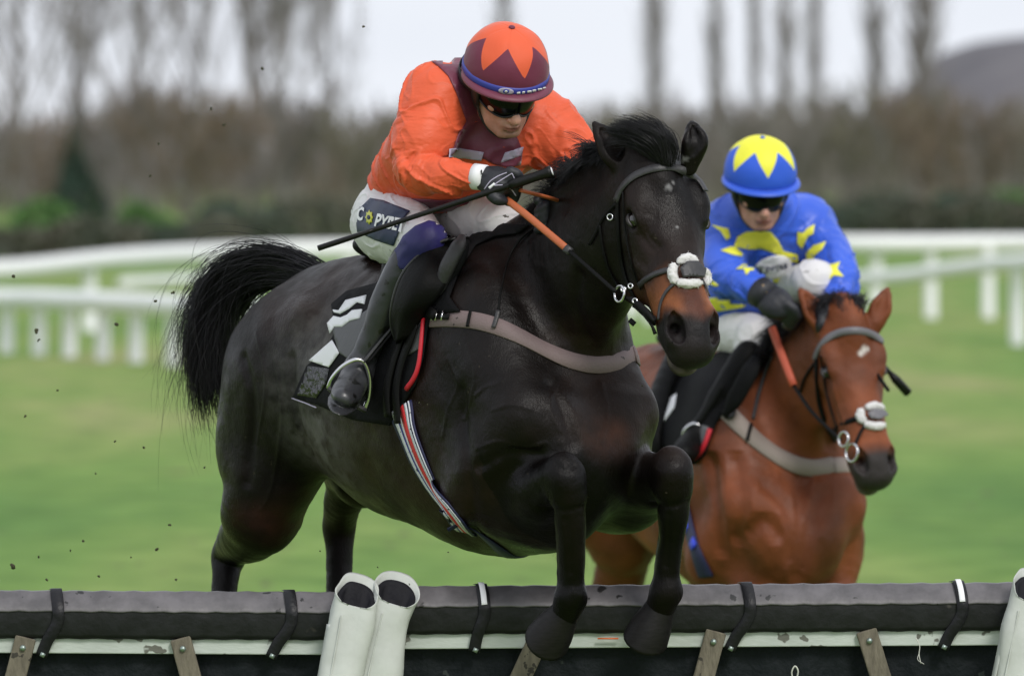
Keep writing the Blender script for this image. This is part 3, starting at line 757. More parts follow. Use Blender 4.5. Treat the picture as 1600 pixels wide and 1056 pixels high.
def helmet_parts(root, fr, m_cap, m_peak, m_band, band=True, rs=(.111,.122,.113), logo=None, rot=0):
    C, hs_, hf, hu = fr
    P3 = lambda a, b, c: C + hs_*a + hf*b + hu*c
    nth, nph = 96, 40; V = []; st = []
    for i in range(nph+1):
        ph = R(112)*i/nph
        for j in range(nth):
            th = 2*math.pi*j/nth; x, y = math.sin(th), math.cos(th)
            r1 = math.sin(ph); z = math.cos(ph)
            seam = .0012*math.exp(-((math.degrees(th) % 60-30)/4)**2)
            wob = .0022*vnoise(np.array([[x*3*r1, y*3*r1, z*3]]), 7)[0]
            V.append(P3((rs[0]+wob)*r1*x, (rs[1]+wob)*r1*y, (rs[2]+wob-seam)*z if z > 0 else .9*rs[2]*z))
            t = ((math.degrees(th)+rot) % 60)/60; tri = abs(2*t-1)         # 1 at a star point, 0 in a notch
            st.append((38 + 40*tri**1.15) - math.degrees(ph))
    F = [(i*nth+j, (i+1)*nth+j, (i+1)*nth+(j+1) % nth, i*nth+(j+1) % nth) for i in range(nph) for j in range(nth)]
    o = mesh_obj('helmet', V, np.array(F), m_cap, root)
    a = o.data.attributes.new('star', 'FLOAT', 'POINT'); a.data.foreach_set('value', np.array(st, np.float32))
    sub = []
    # peak
    V = []; n = 48
    rows = [(.0, .000), (.010, -.001), (.020, -.004), (.027, -.009), (.0275, -.013), (.020, -.010), (.008, -.007), (.0, -.006)]
    rings = []
    for j in range(n+1):
        th = R(-112 + 224*j/n); ww = max(.12, math.cos(th*.80)**.8) if abs(th) < R(112) else .12
        x, y = math.sin(th), math.cos(th)
        rings.append([P3((rs[0]*.985+dx*ww)*x, (rs[1]*.985+dx*ww)*y, -.017+dz*1.0) for dx, dz in rows])
    V, F = loft(rings); mesh_obj('peak', V, F, m_peak, root)
    if band:
        rings = []
        for j in range(n*2+1):
            th = 2*math.pi*j/(n*2); x, y = math.sin(th), math.cos(th)
            rings.append([P3((rs[0]+dx)*x, (rs[1]+dx)*y, dz) for dx, dz in ((-.003,-.021),(.0015,-.0205),(.0035,-.014),(.0035,-.006),(.0015,.0),(-.003,.0))])
        V, F = loft(rings, caps=False); mesh_obj('hat_band', V, F, m_band, root)
    # button on top
    f = Field(P3(0,0,rs[2])-.02, P3(0,0,rs[2])+.02, .002); f.ell(P3(0,0,rs[2]+.001), (.009,.009,.004), [hs_, hf, hu], k=0)
    V, F = f.mesh(); mesh_obj('button', V, F, m_cap if not logo else logo, root)
    return o
def goggles_parts(root, fr, m_lens, m_strap):
    C, hs_, hf, hu = fr; C = C - hu*.012
    P3 = lambda a, b, c: C + hs_*a + hf*b + hu*c
    rings = []; n = 40; rim_t = []; rim_b = []
    for j in range(n+1):
        t = -1 + 2*j/n; th = R(72)*t; x, y = math.sin(th), math.cos(th)
        top = -.016; nose = math.exp(-(t/.16)**2); bot = -.082 + .017*abs(t)**3 + .014*nose - .004*math.exp(-((abs(t)-.4)/.3)**2)
        ring = []
        for q in np.linspace(0, 1, 7):
            u = top + (bot-top)*q; bul = .006*math.sin(math.pi*q)
            ring.append(P3((.080+bul)*x, (.108+bul + .010*nose*q)*y, u))
        inner = [P3((.074)*x, (.100)*y, top + (bot-top)*q) for q in (1, 0)]
        rings.append(ring + inner); rim_t.append(ring[0]); rim_b.append(ring[6])
    V, F = loft(rings); g = mesh_obj('goggles', V, F, m_lens, root)
    loop = rim_t + rim_b[::-1] + [rim_t[0]]
    V, F = tube_vf(loop, .0028, seg=6, smooth=False); mesh_obj('frame', V, F, m_strap, g)
    # strap round the helmet side, ear pad and chin strap
    for s in (1, -1):
        a = P3(s*.078, .030, -.045)
        pts = [a, P3(s*.098,.010,-.040), P3(s*.112,-.02,-.030), P3(s*.10,-.07,-.02), P3(s*.05,-.125,-.012), P3(0,-.134,-.01)]
        V, F = ribbon_vf(pts, [hs_*s, hs_*s, hs_*s, nrm(hs_*s-hf), -hf, -hf], .024, .003); mesh_obj('goggle_strap', V, F, m_strap, root)
        f = Field(P3(s*.08,0,-.06)-.08, P3(s*.08,0,-.06)+.08, .004)
        f.tube([P3(s*.083,.022,-.020), P3(s*.082,.018,-.055), P3(s*.074,.018,-.092)], [.022,.021,.012], k=0, flat=hs_, fs=.5)
        V, F = f.mesh(); mesh_obj('ear_pad', V, F, m_strap, root)
        pts = [P3(s*.080,.022,-.07), P3(s*.068,.036,-.112), P3(s*.045,.055,-.146), P3(s*.020,.068,-.160), P3(0,.072,-.163)]
        V, F = tube_vf(pts, .0042, seg=6); mesh_obj('chin_strap', V, F, m_strap, root)
def cloth_mesh(f, amp, freq, axes, seed, smooth_it=0):
    V, F = f.mesh(); N = vnormals(V, F)
    V = folds(V, N, amp, freq, axes, seed)
    return V, F
def build_jacket(root, jo, h, mat_, amp=.0078, seed=3):
    pts = list(jo['spine']) + list(jo['armR']) + list(jo['armL'])
    f = Field(np.min(pts, 0)-.25, np.max(pts, 0)+.25, h, .03)
    f.tube(jo['spine'], jo['spine_r'], k=.02, flat=jo['front'], fs=.74, n=6)
    for c, r in jo['bulk']: f.ell(c, r, [jo['side'], jo['front'], nrm(np.cross(jo['side'], jo['front']))], k=.07)
    for a in ('R', 'L'):
        am = jo['arm'+a]; rr = jo['arm_r']
        f.tube(am[:-1] + [am[-1]], rr, k=.045, n=6)
        f.tube([jo['spine'][-2]*.55 + am[0]*.45, am[0]], [rr[0]*.9, rr[0]], k=.06)
    V, F = f.mesh(); N = vnormals(V, F)
    T = nrm(np.cross(jo['side'], jo['front']))
    V = folds(V, N, amp, 1.0, [jo['side']*6, jo['front']*6, T*13], seed)
    # wrinkles running round the sleeves
    for a in ('R', 'L'):
        c, r = spline(jo['arm'+a], 8, jo['arm_r']); c = np.array(c)
        d = np.linalg.norm(V[:, None]-c[None], axis=2); i = d.argmin(1); near = d.min(1) < .13
        t = (i + fbm(V*8, 2, 11)*5)
        wr = np.sin(t*1.5 + vnoise(V*5, 3)*3)*np.clip(vnoise(V*11, 9)+.5, 0, 1)
        V = V + N*(near*amp*.6*wr*np.clip((i-2)/10, 0, 1))[:, None]
    return mesh_obj('jacket', V, F, mat_, root), bvh_of(V, F), V, F
def build_breeches(root, jo, h, mat_, seed=5):
    pts = list(jo['legR'][:3]) + list(jo['legL'][:3]) + [jo['spine'][0]]
    f = Field(np.min(pts, 0)-.2, np.max(pts, 0)+.2, h, .03)
    lr = jo['leg_r']
    for a in ('R', 'L'): f.tube(jo['leg'+a][:3], lr[:3], k=.03, n=6)
    for a in ('R', 'L'): f.cap(jo['leg'+a][2], jo['leg'+a][3]*.18+jo['leg'+a][2]*.82, lr[2], lr[2]*.86, k=.02)
    f.tube([jo['legR'][0], jo['spine'][0], jo['legL'][0]], [lr[0]*.95, lr[0]*1.15, lr[0]*.95], k=.04)
    V, F = f.mesh(); N = vnormals(V, F); V = folds(V, N, .0035, 11, None, seed)
    return mesh_obj('breeches', V, F, mat_, root), bvh_of(V, F)
def build_boot(root, leg, toe, mat_, r0=.05, h=.004):
    knee, mid, ank = leg
    pts = [knee, mid, ank, toe]
    f = Field(np.min(pts, 0)-.14, np.max(pts, 0)+.14, h, .02)
    top = knee*.93 + mid*.07
    f.tube([top, knee*.5+mid*.5, mid, mid*.45+ank*.55, ank], [r0*.98, r0, r0*.93, r0*.74, r0*.68], k=0, n=6)
    fd = nrm(toe-ank); dn = nrm(ank-mid); dn = nrm(dn - fd*(dn @ fd)); sd = np.cross(fd, dn)
    heel = ank - fd*.035 + dn*.045
    f.tube([ank + dn*.005, ank+fd*.05+dn*.028, ank+fd*.12+dn*.042, toe+dn*.04], [.040,.040,.040,.030], k=.03, flat=dn, fs=.82)
    f.ell(heel, (.035,.035,.028), [fd, sd, dn], k=.025)
    f.ell(ank+fd*.10+dn*.068, (.125,.042,.009), [fd, sd, dn], k=.006)
    V, F = f.mesh(); N = vnormals(V, F)
    V = V + N*(fbm(V*26, 2, 8)*.0012)[:, None]
    return mesh_obj('boot', V, F, mat_, root), bvh_of(V, F), (fd, dn, sd)
def build_glove(root, wrist, palm, fingers, thumb, back, mat_, h=.0026, sc=1.0):
    pts = [wrist, palm] + [p for fi in fingers for p in fi] + thumb
    f = Field(np.min(pts, 0)-.06, np.max(pts, 0)+.06, h, .01)
    dr = nrm(palm-wrist); sd = nrm(np.cross(dr, back)); bk = nrm(np.cross(sd, dr))
    kn = np.mean([fi[0] for fi in fingers], 0)
    f.tube([wrist-dr*.01, wrist+dr*.02, palm], [.031*sc,.030*sc,.036*sc], k=0, flat=bk, fs=.75)
    f.ell(palm, (.045*sc,.040*sc,.024*sc), [dr, sd, bk], k=.02)
    for fi in fingers:
        f.cap(palm*.6+fi[0]*.4, fi[0], .014*sc, .0125*sc, k=.012)
        f.tube(fi, list(np.linspace(.0125, .0095, len(fi))*sc), k=.0045, n=5)
    f.tube([palm*.6+wrist*.4] + thumb, list(np.linspace(.017, .0105, len(thumb)+1)*sc), k=.008, n=5)
    V, F = f.mesh(); N = vnormals(V, F); V = V + N*(fbm(V*70, 2, 6)*.0008)[:, None]
    return mesh_obj('glove', V, F, mat_, root), bvh_of(V, F)
def text_geo(txt, bold=.02, shear=0.0):
    """outline letters as 2D verts and faces, unit cap height"""
    cu = bpy.data.curves.new('lettering', 'FONT'); cu.body = txt; cu.size = 1.4; cu.offset = bold; cu.shear = shear; cu.resolution_u = 3
    ob = bpy.data.objects.new('lettering', cu); COL.objects.link(ob)
    dg = bpy.context.evaluated_depsgraph_get(); me = bpy.data.meshes.new_from_object(ob.evaluated_get(dg))
    v = [(p.co.x, p.co.y) for p in me.vertices]; f = [tuple(p.vertices) for p in me.polygons]
    bpy.data.objects.remove(ob); bpy.data.curves.remove(cu); bpy.data.meshes.remove(me)
    return v, f
def text_on(bv, txt, o, xd, yd, off=.003, bold=.02, shear=0.0, width=None):
    """letters mapped to the photo-plane parallelogram (o, xd, yd) and laid on the surface"""
    v, f = text_geo(txt, bold, shear); v = np.array(v); mn = v.min(0); v = v - mn; W = v[:, 0].max()
    if width: v[:, 0] /= W
    V = []; 
    for a, b in v:
        q = np.array(o) + np.array(xd)*a + np.array(yd)*b
        p_, n_ = hit(bv, q[0], q[1]); V.append(p_ + n_*off if p_ is not None else None)
    F = [q for q in f if all(V[i] is not None for i in q)]
    V = [x if x is not None else np.zeros(3) for x in V]
    # keep referenced only
    used = sorted({i for q in F for i in q}); mp_ = {u: k for k, u in enumerate(used)}
    return [V[u] for u in used], [tuple(mp_[i] for i in q) for q in F]
def star_mat(name, c_in, c_out, **kw):
    m = mat(name, c_out, **kw); n = m.node_tree.nodes; l = m.node_tree.links.new
    a = n.new('ShaderNodeAttribute'); a.attribute_name = 'star'; g = n.new('ShaderNodeMath'); g.operation = 'GREATER_THAN'; g.inputs[1].default_value = 0
    l(a.outputs['Fac'], g.inputs[0]); q = n.new('ShaderNodeMix'); q.data_type = 'RGBA'; l(g.outputs[0], q.inputs[0])
    q.inputs[6].default_value = tuple(c_out)+(1,); q.inputs[7].default_value = tuple(c_in)+(1,); l(q.outputs[2], n['Principled BSDF'].inputs['Base Color']); return m
# ---------------------------------------------------------------- rider in orange and maroon
ORANGE, MAROON = (.70, .108, .042), (.14, .024, .052)
RIDER_A = thing('person', P(640,330,.3), 'jockey in orange and maroon silks with a star-topped cap, crouched on the leaping dark horse', 'jockey')
frA = head_frame(P(791,103,-.27), V3(.13,-.47,.87), V3(.32,-.80,-.45))
jA = dict(
 spine=[P(645,305,.27), P(665,262,.18), P(700,210,.06), P(748,165,-.05), P(772,142,-.12)], spine_r=np.array([.135,.138,.15,.15,.10]),
 armR=[P(684,155,-.19), P(664,212,-.24), P(652,262,-.28), P(690,274,-.335), P(731,276,-.372)],
 armL=[P(838,192,-.03), P(866,218,-.06), P(900,250,-.09), P(893,285,-.13), P(878,318,-.16)],
 arm_r=[.078,.083,.056,.045,.033],
 legR=[P(610,348,.21), P(630,362,.07), P(664,380,-.08), P(588,515,.01), P(563,575,.03)],
 legL=[P(700,325,.33), P(738,340,.16), P(785,350,.02), gB.hl(-.10,-.36,-.38), gB.hl(-.24,-.37,-.56)],
 leg_r=[.098,.090,.056,.045,.036],
 front=nrm(V3(.42,-.52,-.74)), side=gB.R, bulk=[(P(768,232,-.07), (.125,.105,.108)), (P(705,275,.10), (.13,.085,.09))])
M_SILK = mat('orange_silk', ORANGE, rough=.5, spec=.3, sheen=.1, bump=.35, bscale=24, stretch=(1,1,2.2), var=.05, vscale=6)
M_SILK_M = mat('maroon_silk', MAROON, rough=.5, sheen=.2, bump=.3, bscale=24, var=.12, vscale=8)
M_BREECH = mat('white_breeches', (.66,.65,.66), rough=.6, bump=.12, bscale=50, fleck=((.09,.08,.07), 55, .69), stretch=(1,1,1.5))
M_BOOT = mat('boot_leather', (.028,.029,.033), rough=.36, bump=.12, bscale=45, fleck=((.006,.006,.006), 28, .60), coat=.1)
M_LENS = mat('goggle_lens', (.003,.003,.004), rough=.16, spec=.18)
M_STRAPK = mat('black_strap', (.010,.010,.011), rough=.5)
M_GLOVE = mat('black_glove', (.010,.011,.016), rough=.55, bump=.1, bscale=150)
M_CAP = star_mat('star_cap', ORANGE, MAROON, rough=.62, sheen=.2, bump=.25, bscale=16, spec=.3)
M_BAND = mat('blue_band', (.035,.045,.30), rough=.5); M_WHITE = mat('white_print', (.78,.78,.80), rough=.5)
M_PALE = mat('lilac_patch', (.42,.38,.50), rough=.5); M_NAVY = mat('navy_cloth', (.012,.022,.062), rough=.5, var=.2, vscale=20)
M_NAVY2 = mat('navy_stretch_cloth', (.022,.018,.13), rough=.55, bump=.1, bscale=60)
M_LIME = mat('yellow_print', (.55,.55,.05), rough=.5)
build_body(RIDER_A, frA, jA, RES_P, (.50,.27,.20), (.30,.09,.075))
hatA = helmet_parts(RIDER_A, frA, M_CAP, M_SILK_M, M_BAND, rot=3)
goggles_parts(RIDER_A, frA, M_LENS, M_STRAPK)
jkA, bvJ, VJ, FJ = build_jacket(RIDER_A, jA, RES_P, M_SILK)
brA, bvBr = build_breeches(RIDER_A, jA, RES_P, M_BREECH)
b1, bvBoot, axR = build_boot(RIDER_A, [P(648,388,-.05), P(606,470,-.02), P(563,574,.02)], P(546,600,-.13), M_BOOT, r0=.047)
build_boot(RIDER_A, [jA['legL'][2]*.9+jA['legL'][3]*.1, jA['legL'][3]*.8+jA['legL'][4]*.2, jA['legL'][4]], jA['legL'][4]+gB.F*.16-V3(0,0,.02), M_BOOT, r0=.045, h=.007)
# gloves
fgs = []
for i in range(4):
    x, y = 797-1.5*i, 268+8.5*i
    fgs.append([P(x,y,-.430+.004*i), P(x+12,y+5,-.428+.006*i), P(x+15-1*i,y+15,-.412+.006*i), P(x+7-i,y+22,-.392), P(x-6,y+21-i,-.388)])
glA, bvG = build_glove(RIDER_A, P(752,277,-.388), P(776,284,-.408), fgs, [P(768,303,-.425), P(777,312,-.432), P(788,314,-.425)], V3(-.1,-.85,.5), M_GLOVE)
lw, lp = P(880,312,-.155), P(866,326,-.19)
build_glove(RIDER_A, lw, lp, [[lp+V3(-.012-.004*i,-.03,.012-.017*i), lp+V3(-.02,-.05,.008-.017*i), lp+V3(-.034,-.052,-.002-.017*i), lp+V3(-.045,-.035,-.006-.017*i)] for i in range(4)], [lp+V3(-.02,-.01,.03), lp+V3(-.035,-.03,.03), lp+V3(-.045,-.045,.02)], V3(.5,-.6,.6), M_GLOVE, h=.0035)
V, F = tube_vf([P(741,276,-.380), P(759,278,-.394)], [.0345,.0335], seg=24, smooth=False); cf_ = mesh_obj('cuff', V, F, M_WHITE, RIDER_A); V, F = tube_vf([P(752,266,-.4215), P(753,273,-.4275)], [.0022,.0016], seg=6, smooth=False); mesh_obj('cuff_print', V, F, M_STRAPK, cf_)
for path in ([(757,296),(766,283),(779,275),(792,270)], [(762,299),(772,289),(784,281),(800,271)], [(772,290),(788,289),(800,296),(806,306)], [(800,271),(806,284),(812,293)], [(792,294),(797,288)]):
    V, F = strap(bvG, path, .0028, off=.0006, thick=.0012, step=3)
    if len(V) > 6: mesh_obj('piping', V, F, M_PALE, glA)
V, F = strap(bvG, [(764,294),(773,287)], .006, off=.001, thick=.0012, step=3); mesh_obj('glove_print', V, F, M_WHITE, glA)
# panels of the silks
def panel(name, poly, m, bv, root, off=.003, grid=5, thick=.0015, jump=12):
    V, F = patch_vf(bv, poly, off=off, grid=grid, thick=thick, jump=jump)
    return mesh_obj(name, V, F, m, root) if len(V) else None
panel('shoulder_panel', [(664,90),(690,84),(722,80),(760,95),(770,150),(800,200),(815,235),(812,258),(792,262),(770,256),(748,244),(722,240),(706,236),(715,210),(728,190),(720,168),(712,145),(700,120),(684,104)], M_SILK_M, bvJ, jkA)
panel('hem_panel', [(640,309),(690,312),(735,309),(772,306),(800,296),(806,312),(770,345),(735,348),(690,340),(655,324)], M_SILK_M, bvJ, jkA)
panel('chest_patch', [(700,232),(716,230),(756,238),(752,251),(728,247),(700,246)], M_PALE, bvJ, jkA, off=.005)
panel('chest_patch', [(788,238),(816,229),(812,243),(781,254)], M_PALE, bvJ, jkA, off=.005)
panel('logo_patch', [(559,352),(563,327),(580,311),(600,315),(641,331),(628,346),(624,364),(616,384),(590,376),(560,362)], M_NAVY, bvBr, brA, grid=4)
panel('knee_panel', [(622,388),(632,370),(650,355),(670,347),(684,350),(700,366),(708,376),(700,400),(660,425),(622,418),(610,402)], M_NAVY2, bvBr, brA, grid=4, thick=.003)
V, F = text_on(bvBr, 'C', (560,345), (10,1.2), (2.6,-19), off=.0075, bold=.05, width=1); mesh_obj('lettering', V, F, M_WHITE, brA)
V, F = text_on(bvBr, 'PYBET', (588,354), (44,10), (4.5,-17), off=.0075, bold=.05, width=1); mesh_obj('lettering', V, F, M_WHITE, brA)
gear = []
for k in range(24): 
    r_ = 8.2 if (k//1) % 3 else 11
    gear.append((580+r_*.55*math.cos(k/24*6.283), 341+r_*math.sin(k/24*6.283)))
panel('emblem', gear, M_LIME, bvBr, brA, off=.0062, grid=3, thick=.001)
panel('emblem', [(580+2.4*math.cos(k/12*6.283), 341+3.4*math.sin(k/12*6.283)) for k in range(12)], M_NAVY, bvBr, brA, off=.0078, grid=3, thick=.001)
# printing on the hat band
bvHat = bvh_of(np.array([v.co for v in hatA.data.vertices])+origin_of(RIDER_A), np.array([p.vertices[:] for p in hatA.data.polygons]))
panel('emblem', [(791+11.5*math.cos(k/20*6.283), 140.5+4.6*math.sin(k/20*6.283)+math.cos(k/20*6.283)*1.0) for k in range(20)], M_PALE, bvHat, hatA, off=.0078, grid=3, thick=.0008)
panel('emblem', [(791+4.6*math.cos(k/16*6.283), 140.5+3.4*math.sin(k/16*6.283)) for k in range(16)], M_BAND, bvHat, hatA, off=.0090, grid=3, thick=.0006)
panel('emblem', [(791+2.2*math.cos(k/12*6.283), 140.5+1.8*math.sin(k/12*6.283)) for k in range(12)], M_WHITE, bvHat, hatA, off=.0098, grid=2, thick=.0006)
for k, w_ in enumerate((5,4,6,5,6,4)):
    x_ = 807+k*7.6; y_ = 143.2-.10*(x_-807)-.0022*(x_-807)**2; panel('print_mark', [(x_,y_-1.3),(x_+w_,y_-1.9),(x_+w_,y_+.7),(x_,y_+1.3)], M_WHITE, bvHat, hatA, off=.0078, grid=2, thick=.0006)
# whip in the right hand
WHIP_A = thing('whip', P(790,292,-.43), 'long black riding whip with a white-tipped handle held in the orange jockey\'s right hand', 'whip')
M_WHIP = mat('whip_black', (.006,.006,.006), spec=.25, rough=.4, bump=.15, bscale=200)
w0, w1 = P(497,388,-.40), P(862,268,-.45); wd = nrm(w1-w0); wl = np.linalg.norm(w1-w0)
at = lambda t: w0 + (w1-w0)*t
V, F = tube_vf([at(.15), at(.4), at(.8), at(.84)], [.0062,.0068,.0085,.0095], seg=10); mesh_obj('shaft', V, F, M_WHIP, WHIP_A)
V, F = join([tube_vf([at(0), at(.08), at(.16), at(.24)], [.0125,.0125,.0115,.0075], seg=10, flat=V3(0,0,1), fs=.62), tube_vf([at(0)+V3(0,-.007,0), at(.2)+V3(0,-.007,0)], [.003,.003], seg=6, smooth=False)]); mesh_obj('flap', V, F, M_WHIP, WHIP_A)
V, F = tube_vf([at(.82), at(.85), at(.93), at(.97), at(.985), at(1.0)], [.0125,.0135,.0125,.0135,.0165,.0160], seg=14, smooth=False); mesh_obj('handle', V, F, M_WHIP, WHIP_A)
V, F = tube_vf([at(.999), at(1.004)], [.0115,.010], seg=14, smooth=False); mesh_obj('end_cap', V, F, M_WHITE, WHIP_A)
# ---------------------------------------------------------------- saddlery of the black horse
M_LEA = mat('black_leather', (.005,.005,.005), rough=.55, bump=.15, bscale=120, spec=.12)
M_LEAG = mat('worn_grey_leather', (.032,.031,.034), rough=.5, bump=.2, bscale=90)
M_CLOTHK = mat('black_saddle_cloth', (.007,.007,.008), spec=.1, rough=.75, bump=.2, bscale=70, var=.3)
M_CLOTHG = mat('grey_saddle_cloth', (.085,.085,.09), rough=.6, bump=.1, bscale=70)
M_STEEL = mat('steel', (.62,.62,.63), rough=.22, metal=1)
M_MAUVE = mat('elastic_breast_girth', (.17,.125,.125), rough=.7, bump=.15, bscale=160, fleck=((.03,.022,.02), 40, .69))
M_RED = mat('red_piping', (.55,.015,.03), rough=.5); M_RUB = mat('orange_rubber_rein', (.42,.105,.035), rough=.55, bump=.2, bscale=180)
M_FLEECE = mat('white_fleece', (.62,.61,.60), rough=.85)
SADDLE_A = thing('saddle', gB.hl(-.35,0,0), 'black racing saddle with flared flap under the orange jockey', 'saddle')
CLOTH_A = thing('saddle_cloth', gB.hl(-.4,.25,-.3), 'black saddle cloth with white numeral and red edge on the dark horse', 'saddle cloth')
V, F = patch_vf(bvB, [(521,478),(545,458),(590,446),(612,430),(650,395),(700,362),(770,352),(830,352),(812,366),(775,372),(745,385),(722,420),(705,465),(722,488),(676,494),(670,520),(664,560),(652,602),(612,664),(555,655),(500,632),(462,620),(484,572),(512,552),(528,520)], off=.006, thick=.004, grid=9, jump=20)
cl = mesh_obj('cloth', V, F, M_CLOTHK, CLOTH_A)
def on_cloth(name, poly, m, off=.0112, root=CLOTH_A, grid=5):
    V, F = patch_vf(bvB, poly, off=off, grid=grid, thick=.0012)
    if len(V): return mesh_obj(name, V, F, m, root)
on_cloth('lower_cloth', [(523,512),(560,500),(590,480),(588,560),(570,575),(535,553)], M_CLOTHG)
on_cloth('numeral', [(524,488),(534,489),(545,473),(577,465),(574,479),(562,476),(550,486),(536,494),(526,492)], M_WHITE)
on_cloth('numeral', [(521,524),(517,509),(527,498),(538,500),(548,496),(556,489),(572,487),(568,501),(552,505),(540,514),(528,514)], M_WHITE, .0132)
on_cloth('numeral', [(489,565),(525,534),(536,553),(520,575)], M_WHITE, .0125)
on_cloth('mud_splash', [(487,572),(520,577),(516,600),(500,622),(470,617)], mat('wet_cloth', (.004,.004,.005), rough=.16, bump=.9, bscale=45), .0112)
on_cloth('side_panel', [(660,500),(668,500),(662,545),(643,556),(650,520)], M_CLOTHG, .0112)
V, F = strap(bvB, [(461,621),(480,628),(500,636)], .003, off=.010, step=5); mesh_obj('edging', V, F, M_PALE, CLOTH_A)
V, F = strap(bvB, [(669,500),(666,530),(663,565),(656,592),(642,608)], .0145, off=.012, thick=.007, step=8); mesh_obj('piping', V, F, M_RED, CLOTH_A)
# saddle: seat, flap standing off over the rider's knee, knee roll
_q = [gB.hl(a_, b_, c_) for a_ in (-.75, .05) for b_ in (-.3, .3) for c_ in (-.3, .2)]
f = Field(np.min(_q, 0)-.05, np.max(_q, 0)+.05, .008, .03)
f.tube([gB.hl(-.60,0,.03), gB.hl(-.42,0,.0), gB.hl(-.22,0,.01), gB.hl(-.10,0,.045)], [.09,.10,.075,.05], k=0, flat=V3(0,0,1), fs=.45)
for s in (1, -1): f.tube([gB.hl(-.35,s*.09,-.02), gB.hl(-.30,s*.19,-.12)], [.09,.05], k=.05, flat=gB.R, fs=.4)
V, F = f.mesh(); mesh_obj('seat', V, F, M_LEA, SADDLE_A)
outer = [P(712,372,-.13), P(688,378,-.13), P(660,394,-.135), P(634,420,-.13), P(619,450,-.12), P(611,485,-.10), P(612,512,-.06), P(622,540,-.02)]
inner = []
for (x, y) in [(740,378),(735,388),(725,402),(715,425),(705,450),(690,475),(670,500),(650,530)]:
    p_, n_ = hit(bvB, x, y); inner.append(p_ + n_*.018 if p_ is not None else P(x,y,-.1))
so, si = spline(outer, 5), spline(inner, 5); rows = []
for a, b in zip(so, si):
    mid = (a+b)/2 + V3(-.03,-.045,0)
    q = spline([a, a*.6+mid*.4, mid*.75+b*.25, b], 5); rows.append(list(q))
top = loft(rows, closed=False, caps=False)
Vt = np.array(top[0]); nn = vnormals(Vt, np.array(top[1])); 
if nn.mean(0)[1] > 0: nn = -nn
m_ = len(rows[0]); nr = len(rows); bot = Vt - nn*.005; Va = np.concatenate([Vt, bot]); Fa = list(top[1]) + [tuple(i+len(Vt) for i in q)[::-1] for q in top[1]]
edge = [k for k in range(m_)] + [r_*m_+m_-1 for r_ in range(1, nr)] + [(nr-1)*m_+k for k in range(m_-2, -1, -1)] + [r_*m_ for r_ in range(nr-2, 0, -1)]
for i in range(len(edge)): a, b = edge[i], edge[(i+1) % len(edge)]; Fa.append((b, a, a+len(Vt), b+len(Vt)))
fl = mesh_obj('flap', Va, Fa, M_LEA, SADDLE_A)
V, F = tube_vf(list(so), .0042, seg=8, smooth=False); mesh_obj('flap_edge', V, F, M_LEAG, fl)
V, F = tube_vf([P(722,368,-.175), P(716,385,-.195), P(700,415,-.20), P(688,448,-.18), P(681,480,-.15)], [.010,.021,.022,.017,.007], seg=14, flat=V3(-.3,-.9,.1), fs=.6); mesh_obj('knee_roll', V, F, M_LEAG, SADDLE_A)
V, F = tube_vf([P(728,375,-.180), P(719,402,-.195), P(700,440,-.18), P(684,478,-.155)], [.012,.018,.017,.008], seg=12, flat=V3(-.3,-.9,.1), fs=.6); mesh_obj('knee_roll', V, F, M_CLOTHK, SADDLE_A)
# girth straps under the flap and the long black tab
for off_, pth in ((.020, [(646,515),(625,560),(612,610),(616,650)]), (.020, [(660,510),(640,555),(627,610),(632,660)]), (.020,[(680,490),(690,497)])):
    V, F = strap(bvB, pth, .028, off=off_, thick=.005); mesh_obj('girth_strap', V, F, M_LEA, SADDLE_A)
# stirrup
arch = [P(514,606,-.02), P(520,590,-.035), P(536,572,-.045), P(556,562,-.045), P(570,567,-.04), P(578,590,-.03), P(577,618,-.02), P(570,640,-.01)]
V, F = tube_vf(arch, [.008,.0065,.006,.006,.006,.0062,.0075,.008], seg=10); st = mesh_obj('stirrup', V, F, M_STEEL, SADDLE_A)
V, F = tube_vf([P(513,606,-.02), P(540,625,-.022), P(571,641,-.01)], [.007,.008,.007], seg=8, flat=V3(0,1,0), fs=2.2); mesh_obj('footbar', V, F, M_LEAG, st)
for dx in (0, 5):
    V, F = ribbon_vf([P(568+dx,566+dx*.4,-.045), P(592+dx,536+dx*.5,-.035), P(618+dx,505+dx*.4,-.03)], [V3(-.4,-.9,.2)]*3, .0085, .0022); mesh_obj('stirrup_leather', V, F, M_LEA if dx else M_LEAG, SADDLE_A)
# striped elastic girth
def striped(root, bv, path, width, stripes, off=.003, name='surcingle'):
    pts = []; ns = []
    for q in spline([[*p, 0] if len(p) == 2 else p for p in path], 6) if all(len(p) == 2 for p in path) else []:
        p_, n_ = hit(bv, q[0], q[1])
        if p_ is not None: pts.append(p_); ns.append(n_)
    for q in [p for p in path if len(p) == 3]: pass
    pts = np.array(pts); ns = np.array(ns)
    for _ in range(6): ns[1:-1] = (ns[:-2]+ns[1:-1]*2+ns[2:])/4; pts[1:-1] = (pts[:-2]+pts[1:-1]*2+pts[2:])/4
    V, F = ribbon_vf(list(pts+ns*off), list(ns), width, .004, n=1, camber=0); base = mesh_obj('band', V, F, stripes[0][2], root)
    for a, b, m in stripes[1:]:
        c = []
        for i in range(len(pts)):
            t = nrm(pts[min(i+1, len(pts)-1)]-pts[max(i-1, 0)]); sd = np.cross(t, nrm(ns[i])); c.append(pts[i] + sd*width/2*(a+b)/2 + ns[i]*(off+.0042))
        V, F = ribbon_vf(c, list(ns), width*(b-a)/2, .0022, n=1, camber=0); mesh_obj('stripe', V, F, m, root)
    return pts, ns
GIRTH_A = thing('girth', gB.hl(-.2,.25,-.6), 'striped red white and blue elastic girth round the dark horse', 'girth')
